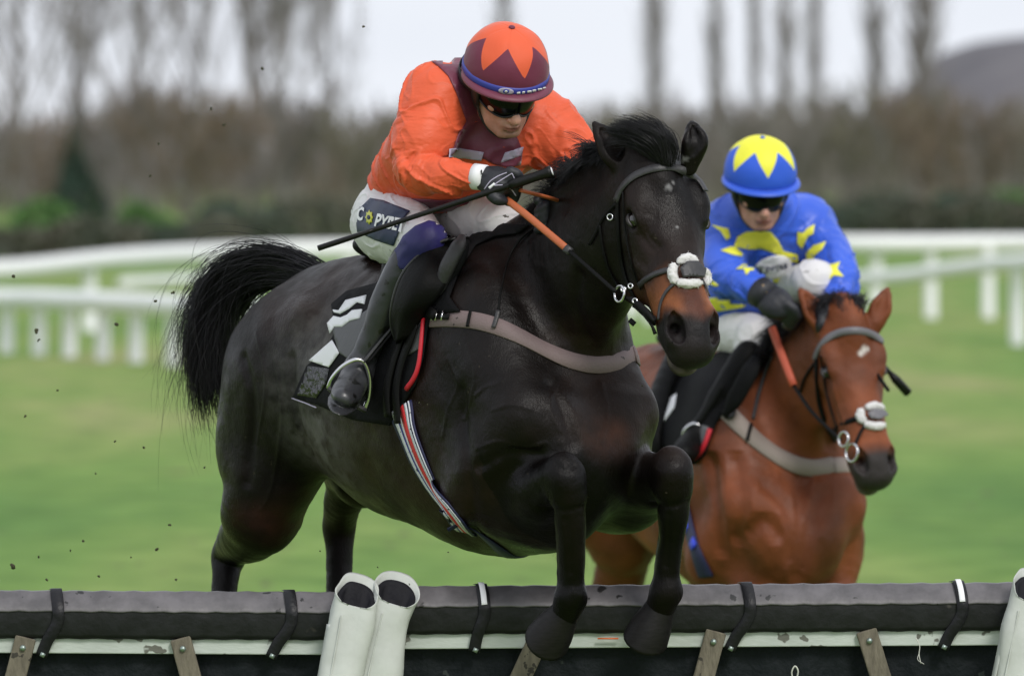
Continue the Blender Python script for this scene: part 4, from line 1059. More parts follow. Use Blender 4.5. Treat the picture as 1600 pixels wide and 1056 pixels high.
M_GB = mat('girth_blue', (.02,.03,.22), rough=.6); M_GN = mat('girth_navy', (.012,.014,.06), rough=.6); M_GR = mat('girth_red', (.60,.03,.035), rough=.6, fleck=((.02,.015,.012), 60, .68)); M_GW = mat('girth_white', (.62,.63,.68), rough=.6, fleck=((.03,.03,.03), 60, .66))
gp, gn = striped(GIRTH_A, bvB, [(627,636),(637,672),(656,722),(684,772),(711,810),(728,828)], .104, [(0,0,M_GN),(-.86,-.76,M_GW),(-.62,-.40,M_GW),(-.38,.02,M_GR),(.04,.20,M_GW),(.22,.36,M_GB),(.38,.66,M_GW)])
V, F = strap(bvB, [P(726,828,-.2), P(770,872,-.15), P(800,868,-.05), P(840,860,.1)], .046, off=.002, thick=.004); mesh_obj('under_strap', V, F, M_GN, GIRTH_A)
V, F = strap(bvB, [(676,800),(712,822)], .010, off=.009, thick=.003, step=5)
V, F = ribbon_vf([gp[int(len(gp)*.86)]+gn[int(len(gp)*.86)]*.009+V3(-.024,0,-.012), gp[int(len(gp)*.86)]+gn[int(len(gp)*.86)]*.009+V3(.024,0,.014)], [gn[int(len(gp)*.86)]]*2, .014, .003); mesh_obj('keeper', V, F, M_GN, GIRTH_A)
# breast girth round the chest
BREAST_A = thing('breast_girth', gB.hl(.3,0,-.4), 'mauve grey elastic breast girth across the dark horse\'s chest', 'breast girth')
V, F = strap(bvB, [(676,499),(706,498),(740,500),(775,509),(810,525),(850,547),(890,564),(930,572),(965,567),(992,553)], .0465, off=.003, thick=.0045, step=10); mesh_obj('band', V, F, M_MAUVE, BREAST_A)
e0, _ = hit(bvB, 990, 555)
V, F = strap(bvB, [e0, gB.hl(.26,-.24,-.34), gB.hl(.12,-.30,-.32), gB.hl(-.1,-.32,-.3), gB.hl(-.25,-.32,-.28)], .0465, off=.003, thick=.0045); mesh_obj('band', V, F, M_MAUVE, BREAST_A)
V, F = strap(bvB, [(676,494),(690,496),(706,497)], .016, off=.010, thick=.004, step=5); mesh_obj('buckle_tab', V, F, M_LEA, BREAST_A)
for x in (684, 690, 699):
    a, n_ = hit(bvB, x, 487); b, _n = hit(bvB, x-3, 503); V, F = tube_vf([a+n_*.014, b+n_*.014], .0022, seg=6, smooth=False); mesh_obj('buckle', V, F, M_STEEL, BREAST_A)
V, F = strap(bvB, [(738,488),(733,512)], .009, off=.008, thick=.003, step=5); mesh_obj('keeper', V, F, M_LEA, BREAST_A)
V, F = strap(bvB, [(846,352),(822,366),(800,392),(788,424),(781,460),(779,490)], .0055, off=.002, thick=.004, step=8); mesh_obj('neck_strap', V, F, M_LEA, BREAST_A)
V, F = strap(bvB, [(779,488),(777,500),(772,514)], .012, off=.009, thick=.004, step=5); mesh_obj('tab', V, F, M_LEAG, BREAST_A)
# bridle
BRIDLE_A = thing('bridle', gB.hd(.2,0,0), 'dark leather bridle with white fleece noseband on the leaping horse', 'bridle')
def bstrap(name, path, w_, off=.003, th=.003, m=M_LEA, bv=bvB, root=BRIDLE_A):
    V, F = strap(bv, path, w_, off=off, thick=th, step=6)
    if len(V) >= 12: return mesh_obj(name, V, F, m, root)
bstrap('browband', [(964,314),(972,294),(990,276),(1015,265),(1045,261),(1072,267),(1092,283),(1101,300)], .0215, m=M_LEAG, off=.004)
bstrap('cheekpiece', [(966,308),(966,335),(968,370),(971,405),(980,440),(994,468)], .014)
bstrap('cheekpiece', [(975,300),(977,340),(982,385),(992,425),(1003,452)], .005)
bstrap('throat_lash', [(964,318),(952,330),(941,342),(934,362),(922,382)], .009)
bstrap('throat_lash', [(938,352),(942,385),(950,418),(962,440),(975,456)], .008)
bstrap('noseband', [(1000,446),(1010,436),(1028,427),(1046,422),(1060,420)], .016, m=M_LEAG, off=.004)
bstrap('cross_strap', [(1062,438),(1048,448),(1037,464),(1032,482),(1031,500)], .009, m=M_LEAG, off=.004)
bstrap('cross_strap', [(1094,436),(1101,448),(1106,464)], .009, m=M_LEAG, off=.004)
bstrap('bit_guard', [(996,474),(1008,484),(1020,494),(1028,502)], .024, off=.006, th=.009)
def fleece(root, bv, path, rad, n, seed):
    rad *= .92
    c = []; ns = []
    for q in spline([[*p, 0] for p in path], 5):
        p_, n_ = hit(bv, q[0], q[1])
        if p_ is not None: c.append(p_+n_*rad*.55); ns.append(n_)
    if len(c) < 2: return None
    c = np.array(c)
    rng = np.random.RandomState(seed); f = Field(c.min(0)-.06, c.max(0)+.06, .0035, .01)
    for i in range(len(c)-1): f.cap(c[i], c[i+1], rad, rad, k=.01)
    for _ in range(60):
        q = c[rng.randint(len(c))] + nrm(rng.randn(3))*rad*.75; f.ell(q, (rad*.35,)*3, None, k=.006)
    V, F = f.mesh(); V = V + vnormals(V, F)*(fbm(V*160, 2, seed)*.0022)[:, None]
    Vh = []; Fh = []
    for _ in range(n):
        q = c[rng.randint(len(c))] + rng.randn(3)*.003; d = nrm(rng.randn(3)); l = rad*(1.25+.35*rng.rand()); s1 = nrm(np.cross(d, rng.randn(3)))*.0012; s2 = np.cross(d, s1)
        o = len(Vh); Vh += [q+d*l*.6+s1, q+d*l*.6+s2*.9-s1*.5, q+d*l*.6-s2*.9-s1*.5, q+d*l+rng.randn(3)*.002]; Fh += [(o,o+1,o+3,o), (o+1,o+2,o+3,o+1), (o+2,o,o+3,o+2)]
    fo = mesh_obj('fleece', V, F, M_FLEECE, root)
    mesh_obj('fleece_tufts', Vh, [f_[:3] for f_ in Fh], M_FLEECE, fo)
    return fo
for pth in ([(1053,418),(1051,428),(1055,440)], [(1062,409),(1074,404),(1084,410)], [(1062,443),(1076,445),(1090,443)], [(1099,425),(1104,434),(1101,443)]):
    fleece(BRIDLE_A, bvB, pth, .0085, 300, int(pth[0][0]))
V, F = patch_vf(bvB, [(1062,424),(1070,415),(1084,414),(1094,424),(1092,438),(1078,436),(1066,438)], off=.016, thick=.006, grid=4); mesh_obj('nose_pad', V, F, M_LEAG, BRIDLE_A)
def ring_vf(c, nrm_, r, t, seg=20):
    u = nrm(np.cross(nrm_, V3(.2,.1,1))); w_ = np.cross(nrm(nrm_), u)
    pts = [c + r*(math.cos(2*math.pi*k/seg)*u + math.sin(2*math.pi*k/seg)*w_) for k in range(seg+1)]
    return tube_vf(pts, t, seg=8, smooth=False, cap=False)
bitc = P(968,459,-.70); V, F = ring_vf(bitc, V3(-.8,-.55,.1), .021, .0032); mesh_obj('bit_ring', V, F, M_STEEL, BRIDLE_A)
bc2 = gB.hd(.46,-.075,-.11); V, F = ring_vf(bc2, V3(.9,-.4,.1), .021, .0032); mesh_obj('bit_ring', V, F, M_STEEL, BRIDLE_A)
V, F = tube_vf([bitc+V3(.02,0,-.01), P(990,470,-.72), P(1010,488,-.75), P(1022,502,-.77)], [.004,.009,.010,.005], seg=8); mesh_obj('bit', V, F, M_LEA, BRIDLE_A)
for (x, y, d_) in ((985,447,-.70),(974,452,-.71),(992,470,-.73)):
    V, F = ring_vf(P(x,y,d_), V3(-.3,-.9,.2), .006, .0022, 12); mesh_obj('buckle', V, F, M_STEEL, BRIDLE_A)
V, F = ring_vf(snap(bvB, P(940,340,-.55))[0]+V3(-.003,-.006,0), V3(-.4,-.9,.1), .008, .0020, 10); mesh_obj('buckle', V, F, M_STEEL, BRIDLE_A)
V, F = tube_vf([P(1006,490,-.75), P(1018,508,-.76), P(1024,522,-.76)], [.006,.004,.0055], seg=8); mesh_obj('curb_strap', V, F, M_LEA, BRIDLE_A)
V, F = ribbon_vf([P(984,500,-.70), P(992,507,-.71)], [V3(0,-1,0)]*2, .014, .003); mesh_obj('strap_end', V, F, M_LEA, BRIDLE_A)
rr = [P(791,312,-.418), P(820,334,-.46), P(855,363,-.50), P(886,389,-.54)]
V, F = tube_vf(rr, .0100, seg=10, flat=V3(-.3,-.9,.3), fs=.55); mesh_obj('rein', V, F, M_RUB, BRIDLE_A)
V, F = tube_vf([P(883,387,-.537), P(892,394,-.545)], .0112, seg=10, smooth=False, flat=V3(-.3,-.9,.3), fs=.6); mesh_obj('rein_collar', V, F, M_LEAG, BRIDLE_A)
V, F = tube_vf([P(886,389,-.54), P(925,423,-.62), P(962,456,-.70)], .0052, seg=8, flat=V3(-.3,-.9,.3), fs=.55); mesh_obj('rein', V, F, M_LEA, BRIDLE_A)
V, F = tube_vf([P(812,297,-.425), P(830,302,-.40), P(858,309,-.33), P(880,316,-.24)], .0085, seg=10, flat=V3(0,-.5,1), fs=.6); mesh_obj('rein', V, F, M_RUB, BRIDLE_A)
# ---------------------------------------------------------------- hurdles
HY = -.12                                            # depth of the hurdles
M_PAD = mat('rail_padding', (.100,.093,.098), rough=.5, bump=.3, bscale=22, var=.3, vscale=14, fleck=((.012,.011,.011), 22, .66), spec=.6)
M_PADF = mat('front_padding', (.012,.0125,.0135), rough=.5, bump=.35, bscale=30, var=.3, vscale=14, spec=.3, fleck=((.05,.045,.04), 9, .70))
M_BOARD = mat('white_board', (.46,.50,.46), rough=.6, bump=.15, bscale=40, fleck=((.12,.12,.10), 16, .64), var=.12, vscale=4, stretch=(1,1,3))
M_INFILL = mat('dark_netting', (.007,.010,.012), spec=.2, rough=.7, bump=.5, bscale=60, fleck=((.035,.042,.04), 18, .69))
M_WOOD = mat('weathered_timber', (.095,.082,.058), rough=.8, bump=.5, bscale=30, col2=(.16,.14,.10), vscale=20, stretch=(3,3,.8), fleck=((.03,.026,.018), 24, .66))
M_TAPE = mat('black_strap_web', (.008,.008,.010), spec=.3, rough=.45, bump=.2, bscale=80)
M_BOLT = mat('bolt', (.30,.36,.33), rough=.4, metal=.8)
M_CANVAS = mat('white_canvas', (.50,.52,.49), rough=.7, bump=.35, bscale=14, var=.12, vscale=5, fleck=((.30,.27,.20), 9, .66))
M_CORE = mat('dark_foam_core', (.006,.006,.009), spec=.25, rough=.7, bump=.3, bscale=60)
def hurdle(x0, y0, x1, y1, straps, braces, lab):
    a, b = P(x0, y0, HY), P(x1, y1, HY)
    t = thing('hurdle', ((a+b)/2)*V3(1,1,0), lab, 'hurdle', 'hurdle panels across the course')
    d = nrm(b-a); up = nrm(np.cross(d, V3(0,1,0))); up = up if up[2] > 0 else -up; fw = nrm(np.cross(up, d)); fw = fw if fw[1] < 0 else -fw
    s = S(HY)
    prof = [(.046,-.047),(.046,-.048),(.046,-.108),(.041,-.118),(.02,-.124),(-.04,-.124),(-.075,-.112),(-.080,-.06),(-.060,-.012)]
    ptop = [(-.061,-.010),(-.04,.002),(0,.003),(.010,.001),(.044,-.038),(.0485,-.046),(.0485,-.050),(.042,-.049),(-.03,-.012)]
    n = 60; rings = []
    for i in range(n+1):
        q = a + (b-a)*i/n; lump = 1 + .012*math.sin(i*1.7)+.01*math.sin(i*.61)
        rings.append([q + fw*(f_*lump) + up*(u_ + .0015*math.sin(i*2.3+f_*60)) for f_, u_ in prof])
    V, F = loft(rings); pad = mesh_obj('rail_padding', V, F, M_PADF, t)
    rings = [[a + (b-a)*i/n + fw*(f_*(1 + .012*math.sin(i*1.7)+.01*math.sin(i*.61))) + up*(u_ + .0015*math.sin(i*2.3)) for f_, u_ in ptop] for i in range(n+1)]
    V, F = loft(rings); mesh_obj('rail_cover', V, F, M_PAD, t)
    V, F = box_vf((a+b)/2 + up*-.140 + fw*.020, np.linalg.norm(b-a)*.995, .016, .040, [d, fw, up]); o = mesh_obj('white_board', V, F, M_BOARD, t, smooth=False); bevel(o, .003)
    nx, nz = 120, 8; rows = []
    for j in range(nz+1): rows.append([a + (b-a)*(i/nx) + up*(-.160 - .10*j) + fw*(-.01 + .006*math.sin(i*.33+j*1.1)+.004*math.sin(i*.9)) for i in range(nx+1)])
    V, F = loft(rows, closed=False, caps=False); V = np.array(V); V2 = np.concatenate([V, V-fw*.012]); F2 = list(F)+[tuple(i+len(V) for i in q)[::-1] for q in F]
    mesh_obj('infill_net', V2, F2, M_INFILL, t)
    for sx, dx, ms in straps:
        q = lambda dx_, f_, u_: P(sx, (y0 + (y1-y0)*(sx-x0)/(x1-x0)), HY) + d*dx_*s + fw*f_ + up*u_
        pts = [q(-4,-.05,.004), q(-2,-.02,.006), q(0,.009,.007), q(3,.034,-.015), q(5,.0535,-.044), q(4,.0535,-.075), q(0+dx*.2,.0515,-.105), q(dx*.6,.046,-.130), q(dx,.040,-.168)]
        ns = [up, up, nrm(up+fw*.2), nrm(up+fw), nrm(fw+up*.3), fw, fw, fw, fw]
        V, F = ribbon_vf(pts, ns, .031, .0018, camber=0); sp = mesh_obj('strap', V, F, M_TAPE, t)
        if ms:
            V, F = ribbon_vf([p_+n_*.004 for p_, n_ in zip(pts[1:5], ns[1:5])], ns[1:5], .015, .001); mesh_obj('worn_patch', V, F, M_WHITE, sp)
        V, F = ribbon_vf([q(dx-1,.044,-.160), q(dx+6,.044,-.166)], [fw, fw], .012, .003); mesh_obj('strap_buckle', V, F, M_BOLT, sp)
    for bx, bt in braces:
        q = P(bx, (y0 + (y1-y0)*(bx-x0)/(x1-x0)), HY) - up*.118 + fw*.034
        dn = nrm(-up*1.0 + d*bt + fw*.12); sd = nrm(np.cross(dn, fw))
        V, F = box_vf(q + dn*.34, .055, .024, .68, [sd, nrm(np.cross(sd, dn)), dn]); w_ = mesh_obj('brace', V, F, M_WOOD, t, smooth=False); bevel(w_, .004)
        V, F = tube_vf([q + dn*.028 + fw*.010, q + dn*.028 + fw*.020], [.0085,.0075], seg=10, smooth=False); mesh_obj('bolt', V, F, M_BOLT, w_)
    return t, pad
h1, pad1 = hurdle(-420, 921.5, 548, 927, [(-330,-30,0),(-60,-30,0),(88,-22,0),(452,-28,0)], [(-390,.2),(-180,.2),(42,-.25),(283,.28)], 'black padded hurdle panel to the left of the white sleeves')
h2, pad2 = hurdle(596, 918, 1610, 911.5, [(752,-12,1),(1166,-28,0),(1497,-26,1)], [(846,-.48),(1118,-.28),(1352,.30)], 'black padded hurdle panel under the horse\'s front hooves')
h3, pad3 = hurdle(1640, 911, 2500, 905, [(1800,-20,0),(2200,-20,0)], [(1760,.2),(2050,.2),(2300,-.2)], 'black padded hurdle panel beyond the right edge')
# padded canvas sleeves over the hurdle ends
def sleeve(top, bot, w_, depth, lab, tilt=0.0, yy=-.24):
    """top / bottom = photo x,y of the axis; folded canvas tube with an open mouth"""
    a, b = P(*top, yy), P(*bot, yy-.02)
    t = thing('post_sleeve', b, lab, 'padded sleeve', 'white padded sleeves on the hurdle ends')
    ax = nrm(a-b); sd = nrm(np.cross(ax, V3(0,-1,0))); sd = sd if sd[0] > 0 else -sd; fw = nrm(np.cross(ax, sd)); fw = fw if fw[1] < 0 else -fw
    L_ = np.linalg.norm(a-b); n = 44
    def ring(z, k=1.0, fo=0.0, cut=0.0, wob=1):
        out_ = []
        for j in range(n):
            th = 2*math.pi*j/n; c_, s_ = math.cos(th), math.sin(th)
            x = math.copysign(abs(c_)**.75, c_)*w_/2*k; y = math.copysign(abs(s_)**.8, s_)*depth/2*k
            zz = z + (cut*(-s_)) - .006*c_*wob
            p_ = b + ax*zz + sd*x + fw*(y+fo)
            nn_ = fbm(np.array([[p_[0]*14, p_[1]*14, zz*7+w_]]), 2, 5)[0]
            out_.append(p_ + (sd*c_+fw*s_)*nn_*.010*wob)
        return out_
    zs = np.linspace(-b[2]/ax[2]+.02, L_-.045, 40)
    rings = [ring(z, .99+.03*math.sin(z*9)) for z in zs]
    # the front of the mouth is low, the back stands up: cut>0 lowers the front
    rings += [ring(L_-.020, 1.0, cut=.022), ring(L_-.004, 1.02, cut=.042), ring(L_, 1.0, cut=.046), ring(L_-.006, .94, cut=.046), ring(L_-.03, .88, cut=.040), ring(L_-.10, .84, cut=.02)]
    V, F = loft(rings); mesh_obj('canvas', V, F, M_CANVAS, t)
    rings = [ring(L_-.13, .86), ring(L_-.05, .88, cut=.02), ring(L_-.020, .90, cut=.038), ring(L_-.014, .83, cut=.036), ring(L_-.020, .66, cut=.036), ring(L_-.055, .60, cut=.03), ring(L_-.06, .1, cut=.03)]
    V, F = loft(rings); mesh_obj('core', V, F, M_CORE, t)
    sm = [b + ax*z + fw*(depth/2*1.0+.002) - sd*w_*.24 for z in np.linspace(0, L_-.07, 12)]
    V, F = tube_vf(sm, .0022, seg=6); mesh_obj('seam', V, F, M_CANVAS, t)
    V, F = ribbon_vf([b + ax*z - sd*(w_*.5) + fw*.01 for z in np.linspace(-.2, L_-.10, 8)], [nrm(-sd+fw*.3)]*8, .03, .002); mesh_obj('seam_flap', V, F, M_CANVAS, t)
    return t
sleeve((557,922), (532,1062), .112, .085, 'white canvas sleeve with dark open mouth, left of the pair between the hurdles')
sleeve((622,920), (590,1062), .112, .090, 'white canvas sleeve with dark open mouth, right of the pair between the hurdles', yy=-.20)
sleeve((1612,915), (1582,1062), .10, .085, 'white canvas sleeve cut by the right edge of the photo')
# nicks: orange tag, hanging thread and straw caught on the netting
V, F = box_vf(P(950,997,-.165), .055, .004, .004); tag(mesh_obj('orange_tag', V, F, mat('orange_plastic', (.65,.13,.03), rough=.5)), 'thin orange strip caught under the white board between the front hooves', 'strip')

M_THR = mat('pale_thread', (.55,.55,.50), rough=.8)
V, F = join([tube_vf([P(1431,996,-.168), P(1437,1008,-.172), P(1436,1022,-.172), P(1439,1036,-.174)], [.0016,.0012,.0014,.0010], seg=5), tube_vf([P(1436,1020,-.172), P(1434,1030,-.176), P(1444,1037,-.176)], .0009, seg=5)])
tag(mesh_obj('thread', V, F, M_THR), 'frayed pale thread hanging from the white board right of the hooves', 'thread')
V, F = tube_vf([P(1240,1064,-.17), P(1237,1050,-.176), P(1242,1040,-.178), P(1247,1048,-.176), P(1244,1062,-.17)], .0022, seg=6)
tag(mesh_obj('cord_loop', V, F, M_THR), 'small pale loop of cord on the dark netting at the bottom edge', 'cord')
# ---------------------------------------------------------------- ground
def ground_mat():
    m = bpy.data.materials.new('grass'); m.use_nodes = True; n = m.node_tree.nodes; l = m.node_tree.links.new; b = n['Principled BSDF']
    b.inputs['Roughness'].default_value = .9; b.inputs['Specular IOR Level'].default_value = .15
    t = n.new('ShaderNodeTexCoord'); last = None
    def noise(sc, scale, det=4):
        mpn = n.new('ShaderNodeMapping'); mpn.inputs['Scale'].default_value = sc; l(t.outputs['Object'], mpn.inputs[0])
        z = n.new('ShaderNodeTexNoise'); z.inputs['Scale'].default_value = scale; z.inputs['Detail'].default_value = det; l(mpn.outputs[0], z.inputs['Vector']); return z.outputs['Fac']
    def ramp(f, stops):
        r = n.new('ShaderNodeValToRGB'); e = r.color_ramp.elements
        while len(e) < len(stops): e.new(.5)
        for q, (p_, c_) in zip(e, stops): q.position = p_; q.color = tuple(c_)+(1,)
        l(f, r.inputs[0]); return r.outputs[0]
    a = ramp(noise((.35, .055, 1), 1.0, 5), [(.30, (.088,.190,.042)), (.46, (.145,.250,.056)), (.57, (.198,.275,.075)), (.68, (.275,.292,.120))])
    c = ramp(noise((1, .6, 1), 2.2, 6), [(.3, (.72,.76,.7)), (.7, (1.18,1.12,1.15))])
    q = n.new('ShaderNodeMix'); q.data_type = 'RGBA'; q.blend_type = 'MULTIPLY'; q.inputs[0].default_value = 1; l(a, q.inputs[6]); l(c, q.inputs[7])
    d = ramp(noise((1, .35, 1), 3.6, 3), [(.66, (0,0,0)), (.74, (1,1,1))])
    q2 = n.new('ShaderNodeMix'); q2.data_type = 'RGBA'; l(d, q2.inputs[0]); l(q.outputs[2], q2.inputs[6]); q2.inputs[7].default_value = (.09,.085,.045,1)
    l(q2.outputs[2], b.inputs['Base Color'])
    bp = n.new('ShaderNodeBump'); bp.inputs['Strength'].default_value = .6; bp.inputs['Distance'].default_value = .03; l(noise((1,1,1), 22, 6), bp.inputs['Height']); l(bp.outputs[0], b.inputs['Normal'])
    return m
xs = np.concatenate([np.linspace(-3000, -60, 14), np.linspace(-50, 50, 41), np.linspace(60, 3000, 14)]); ys = np.concatenate([np.linspace(-60, 40, 30), np.linspace(45, 300, 52), np.linspace(340, 5500, 20)])
Vg = np.array([[x, y, 0.0] for y in ys for x in xs]); Vg[:, 2] = np.clip(fbm(Vg*.06, 2, 1), -1, 1)*.05*(Vg[:, 1] > 6)
nx = len(xs); Fg = np.array([[j*nx+i, j*nx+i+1, (j+1)*nx+i+1, (j+1)*nx+i] for j in range(len(ys)-1) for i in range(nx-1)])
tag(mesh_obj('ground', Vg, Fg, ground_mat(), origin=(0,0,0)), kind='structure')
# distant wooded hill on the right, low rise elsewhere
M_HILL = mat('wooded_hill', (.095,.090,.100), rough=.95, col2=(.14,.132,.140), vscale=.03)
Vh = []; nh = 90
prof_h = [(-900,3),(-200,4),(400,6),(900,7),(1250,9),(1380,12),(1440,16),(1470,19),(1510,23.5),(1550,27.5),(1600,30.5),(1660,33),(1800,32),(2200,30),(3000,18),(4200,4)]
hx = np.linspace(-900, 4200, nh); hz = np.interp(hx, [p[0] for p in prof_h], [p[1] for p in prof_h])
for j, (dy, k) in enumerate([(0,-.2),(30,.45),(70,.8),(130,1.0),(240,1.05),(400,.7),(600,0)]):
    for i in range(nh): X = (hx[i]-800)*1500/FPX; Vh.append([X*1.02, 1480+dy, hz[i]*k + (.8*vnoise(np.array([[hx[i]*.05, j*2., 0]]), 3)[0] if 0 < j < 6 else 0)])
Fh = np.array([[j*nh+i, j*nh+i+1, (j+1)*nh+i+1, (j+1)*nh+i] for j in range(6) for i in range(nh-1)])
tag(mesh_obj('hill', Vh, Fh, M_HILL), kind='structure')
# ---------------------------------------------------------------- trees
def twigs_vf(segs, wmin=.012):
    """segs: (a, b, ra, rb) -> 3-sided tapered sticks"""
    A = np.array([s[0] for s in segs]); B = np.array([s[1] for s in segs]); ra = np.array([s[2] for s in segs]); rb = np.array([s[3] for s in segs])
    d = B-A; d /= np.linalg.norm(d, axis=1)[:, None]+1e-9; s1 = np.cross(d, [.31,.22,.1]); s1 /= np.linalg.norm(s1, axis=1)[:, None]+1e-9; s2 = np.cross(d, s1)
    V = np.zeros((len(A), 6, 3))
    for k, q in enumerate((0, 2.094, 4.189)):
        o = math.cos(q)*s1 + math.sin(q)*s2; V[:, k] = A + o*ra[:, None]; V[:, 3+k] = B + o*rb[:, None]
    F = np.array([[0,1,4,3],[1,2,5,4],[2,0,3,5]])[None] + (np.arange(len(A))*6)[:, None, None]
    return V.reshape(-1, 3), F.reshape(-1, 4)
def bare_tree(rng, h, wd, nl=9, nb=9, nt=9, tw=.016, lean=.0, low=.18):
    """limbs, branches and twigs of a leafless crown; returns trunk pts and segments"""
    segs = []; tp = [V3(0,0,0), V3(lean*.3,0,h*.3), V3(lean*.7,0,h*.6), V3(lean,0,h*.9)]
    for i in range(nl):
        z = h*(low + (.75-low)*i/nl); a = rng.rand()*6.28; o = V3(lean*z/h,0,z); l = (h-z)*(.55+.35*rng.rand()); sp = wd*.5*(.5+.5*rng.rand())
        e = o + V3(math.cos(a)*sp, math.sin(a)*sp, l); mid = (o+e)/2 + V3(math.cos(a), math.sin(a), 0)*sp*.22 + rng.randn(3)*.05*h*.2
        c = spline([o, mid, e], 4)
        r0 = .007*h*(1-i/nl*.5)
        for k in range(len(c)-1): segs.append((c[k], c[k+1], r0*(1-k/len(c))+.012, r0*(1-(k+1)/len(c))+.010))
        for j in range(nb):
            t = .2+.8*j/nb; q = c[min(int(t*(len(c)-1)), len(c)-2)]; b = rng.randn(3)*.55; b[2] = abs(b[2])*.8+.75; b = nrm(b + .35*nrm(e-o)); lb = l*.34*(.6+.6*rng.rand())*(1.15-t*.5)
            q2 = q + b*lb; segs.append((q, q2, .022, .014))
            for m in range(nt):
                s_ = q + (q2-q)*(.15+.85*rng.rand()); b2 = nrm(b + rng.randn(3)*.42 + V3(0,0,.25)); segs.append((s_, s_+b2*lb*(.35+.4*rng.rand()), tw, tw*.4))
    return tp, segs
M_BARKG = mat('grey_bark', (.17,.16,.155), rough=.9, var=.2, vscale=2)
M_TWIG = [mat('grey_brown_twigs', (.20,.18,.17), rough=.95, var=.15, vscale=.8), mat('brown_twigs', (.19,.145,.105), rough=.95, var=.2, vscale=.8), mat('olive_twigs', (.150,.138,.098), rough=.95, var=.2, vscale=.8)]
def put_tree(name, parts, loc, sc, rz, lab, cat, grp):
    t = thing(name, loc, lab, cat, grp)
    for nm, me in parts:
        o = bpy.data.objects.new(nm, me); COL.objects.link(o); o.parent = t
    t.scale = sc; t.rotation_euler = (0, 0, rz); return t
def make_parts(tp, segs, r0, m_b, m_t):
    V, F = tube_vf(tp, list(np.linspace(r0, r0*.25, len(tp))), seg=8); o1 = mesh_obj('trunk', V, F, m_b, origin=(0,0,0))
    V, F = twigs_vf(segs); o2 = mesh_obj('crown', V, F, m_t, origin=(0,0,0))
    r_ = [('trunk', o1.data), ('crown', o2.data)]; bpy.data.objects.remove(o1); bpy.data.objects.remove(o2); return r_
def at_px(px_, d): return V3((px_-800)/FPX*d, d-CAM_D, 0)
rngT = np.random.RandomState(11)
# poplars: steep branches hugging the stem
def poplar(rng, h=24, n=430):
    segs = []
    for i in range(n):
        z = h*(.06+.90*rng.rand()); a = rng.rand()*6.28; wz = 1.15*(.35+.65*math.sin(math.pi*min(1, (z/h*.85+.12)))); r_ = wz*rng.rand()**.6*.8
        o = V3(math.cos(a)*r_*.35, math.sin(a)*r_*.35, z); l = 1.6+1.7*rng.rand(); segs.append((o, o+V3(math.cos(a)*r_*.9, math.sin(a)*r_*.9, l), .030, .012))
    return [V3(0,0,0), V3(.05,0,h*.3), V3(-.05,0,h*.65), V3(0,0,h)], segs
POP = [make_parts(*poplar(rngT), .22, M_BARKG, M_TWIG[0]), make_parts(*poplar(rngT, 22, 380), .2, M_BARKG, M_TWIG[0])]
for i, (x, d, s_, wd, lab) in enumerate([
  (1021,430,1.0,1.15,'tall bare poplar rising behind the dark horse\'s ears'), (1118,450,1.0,.9,'slim bare poplar just above the blue and yellow jockey\'s cap, left of it'), (1180,470,.95,.72,'faint slender poplar directly above the yellow star cap'),
  (1226,440,1.0,1.0,'bare poplar right of the yellow star cap, nearer of a close pair'), (1272,455,1.0,.95,'bare poplar in the close pair right of the yellow star cap, further right one'), (1368,425,1.0,1.15,'bare poplar second from the right in the row'),
  (1440,410,1.05,1.75,'broadest bare poplar at the right end of the row, beside the hill'), (785,470,1.0,1.0,'lone faint poplar behind the orange jockey\'s cap')]):
    put_tree('poplar_tree', POP[i % 2], at_px(x, d), (wd, wd, s_), i*1.3, lab, 'tree', 'row of tall bare poplars')
# big open-crowned trees on the left
BIG = [make_parts(*bare_tree(rngT, 19, 9, 12, 9, 9, .022), .28, M_BARKG, M_TWIG[0]), make_parts(*bare_tree(rngT, 17, 7, 11, 9, 9, .022, lean=.8), .24, M_BARKG, M_TWIG[0])]
for i, (x, d, s_, lab) in enumerate([(30,350,1.0,'tall bare tree at the left edge with thin grey branches'), (120,400,1.0,'tall bare tree rising behind the dark conifer'), (215,360,1.05,'tall bare tree above the bright green bush'),
  (300,410,1.1,'tall bare tree above the flying tail'), (395,380,1.0,'thick-crowned bare tree left of the orange jockey'), (445,360,1.08,'nearest tall bare tree left of the orange jockey\'s back'), (520,430,.85,'thin bare tree last before the open sky, left of the orange jockey')]):
    put_tree('bare_tree', BIG[i % 2], at_px(x, d), (1 if i < 6 else .5, 1, s_), i*2.1, lab, 'tree', 'tall bare trees on the left')
# lower brown scrub trees
SCR = [make_parts(*bare_tree(rngT, 6, 6.5, 16, 9, 8, .030, low=.04), .10, M_BARKG, M_TWIG[k]) for k in (0, 1, 2)]
scr = [(-40,5.2,0),(45,4.6,1),(110,4.2,0),(175,5.6,0),(240,5.9,0),(290,5.2,1),(335,5.4,1),(395,4.9,0),(450,5.3,0),(505,4.7,1),(560,4.5,2),(620,4.6,0),(690,4.4,2),(760,4.5,0),(830,4.3,0),(900,4.4,2),(965,4.6,0),(1030,5.0,2),(1095,4.9,0),(1160,4.6,2),(1215,5.0,0),(1265,5.4,2),(1320,5.3,0),(1375,5.5,2),(1425,5.6,0),(1475,5.2,1),(1530,4.9,1),(1590,4.8,0),(1650,4.8,2)]
for i, (x, h_, k) in enumerate(scr):
    d = 318 + 26*((i*7) % 5)/4
    put_tree('scrub_tree', SCR[k], at_px(x, d), (.75+.15*(i % 3), 1, h_*1.18/6), i*.9, 'low leafless scrub tree in the brown belt behind the white rails', 'tree', 'belt of low leafless trees behind the rails')
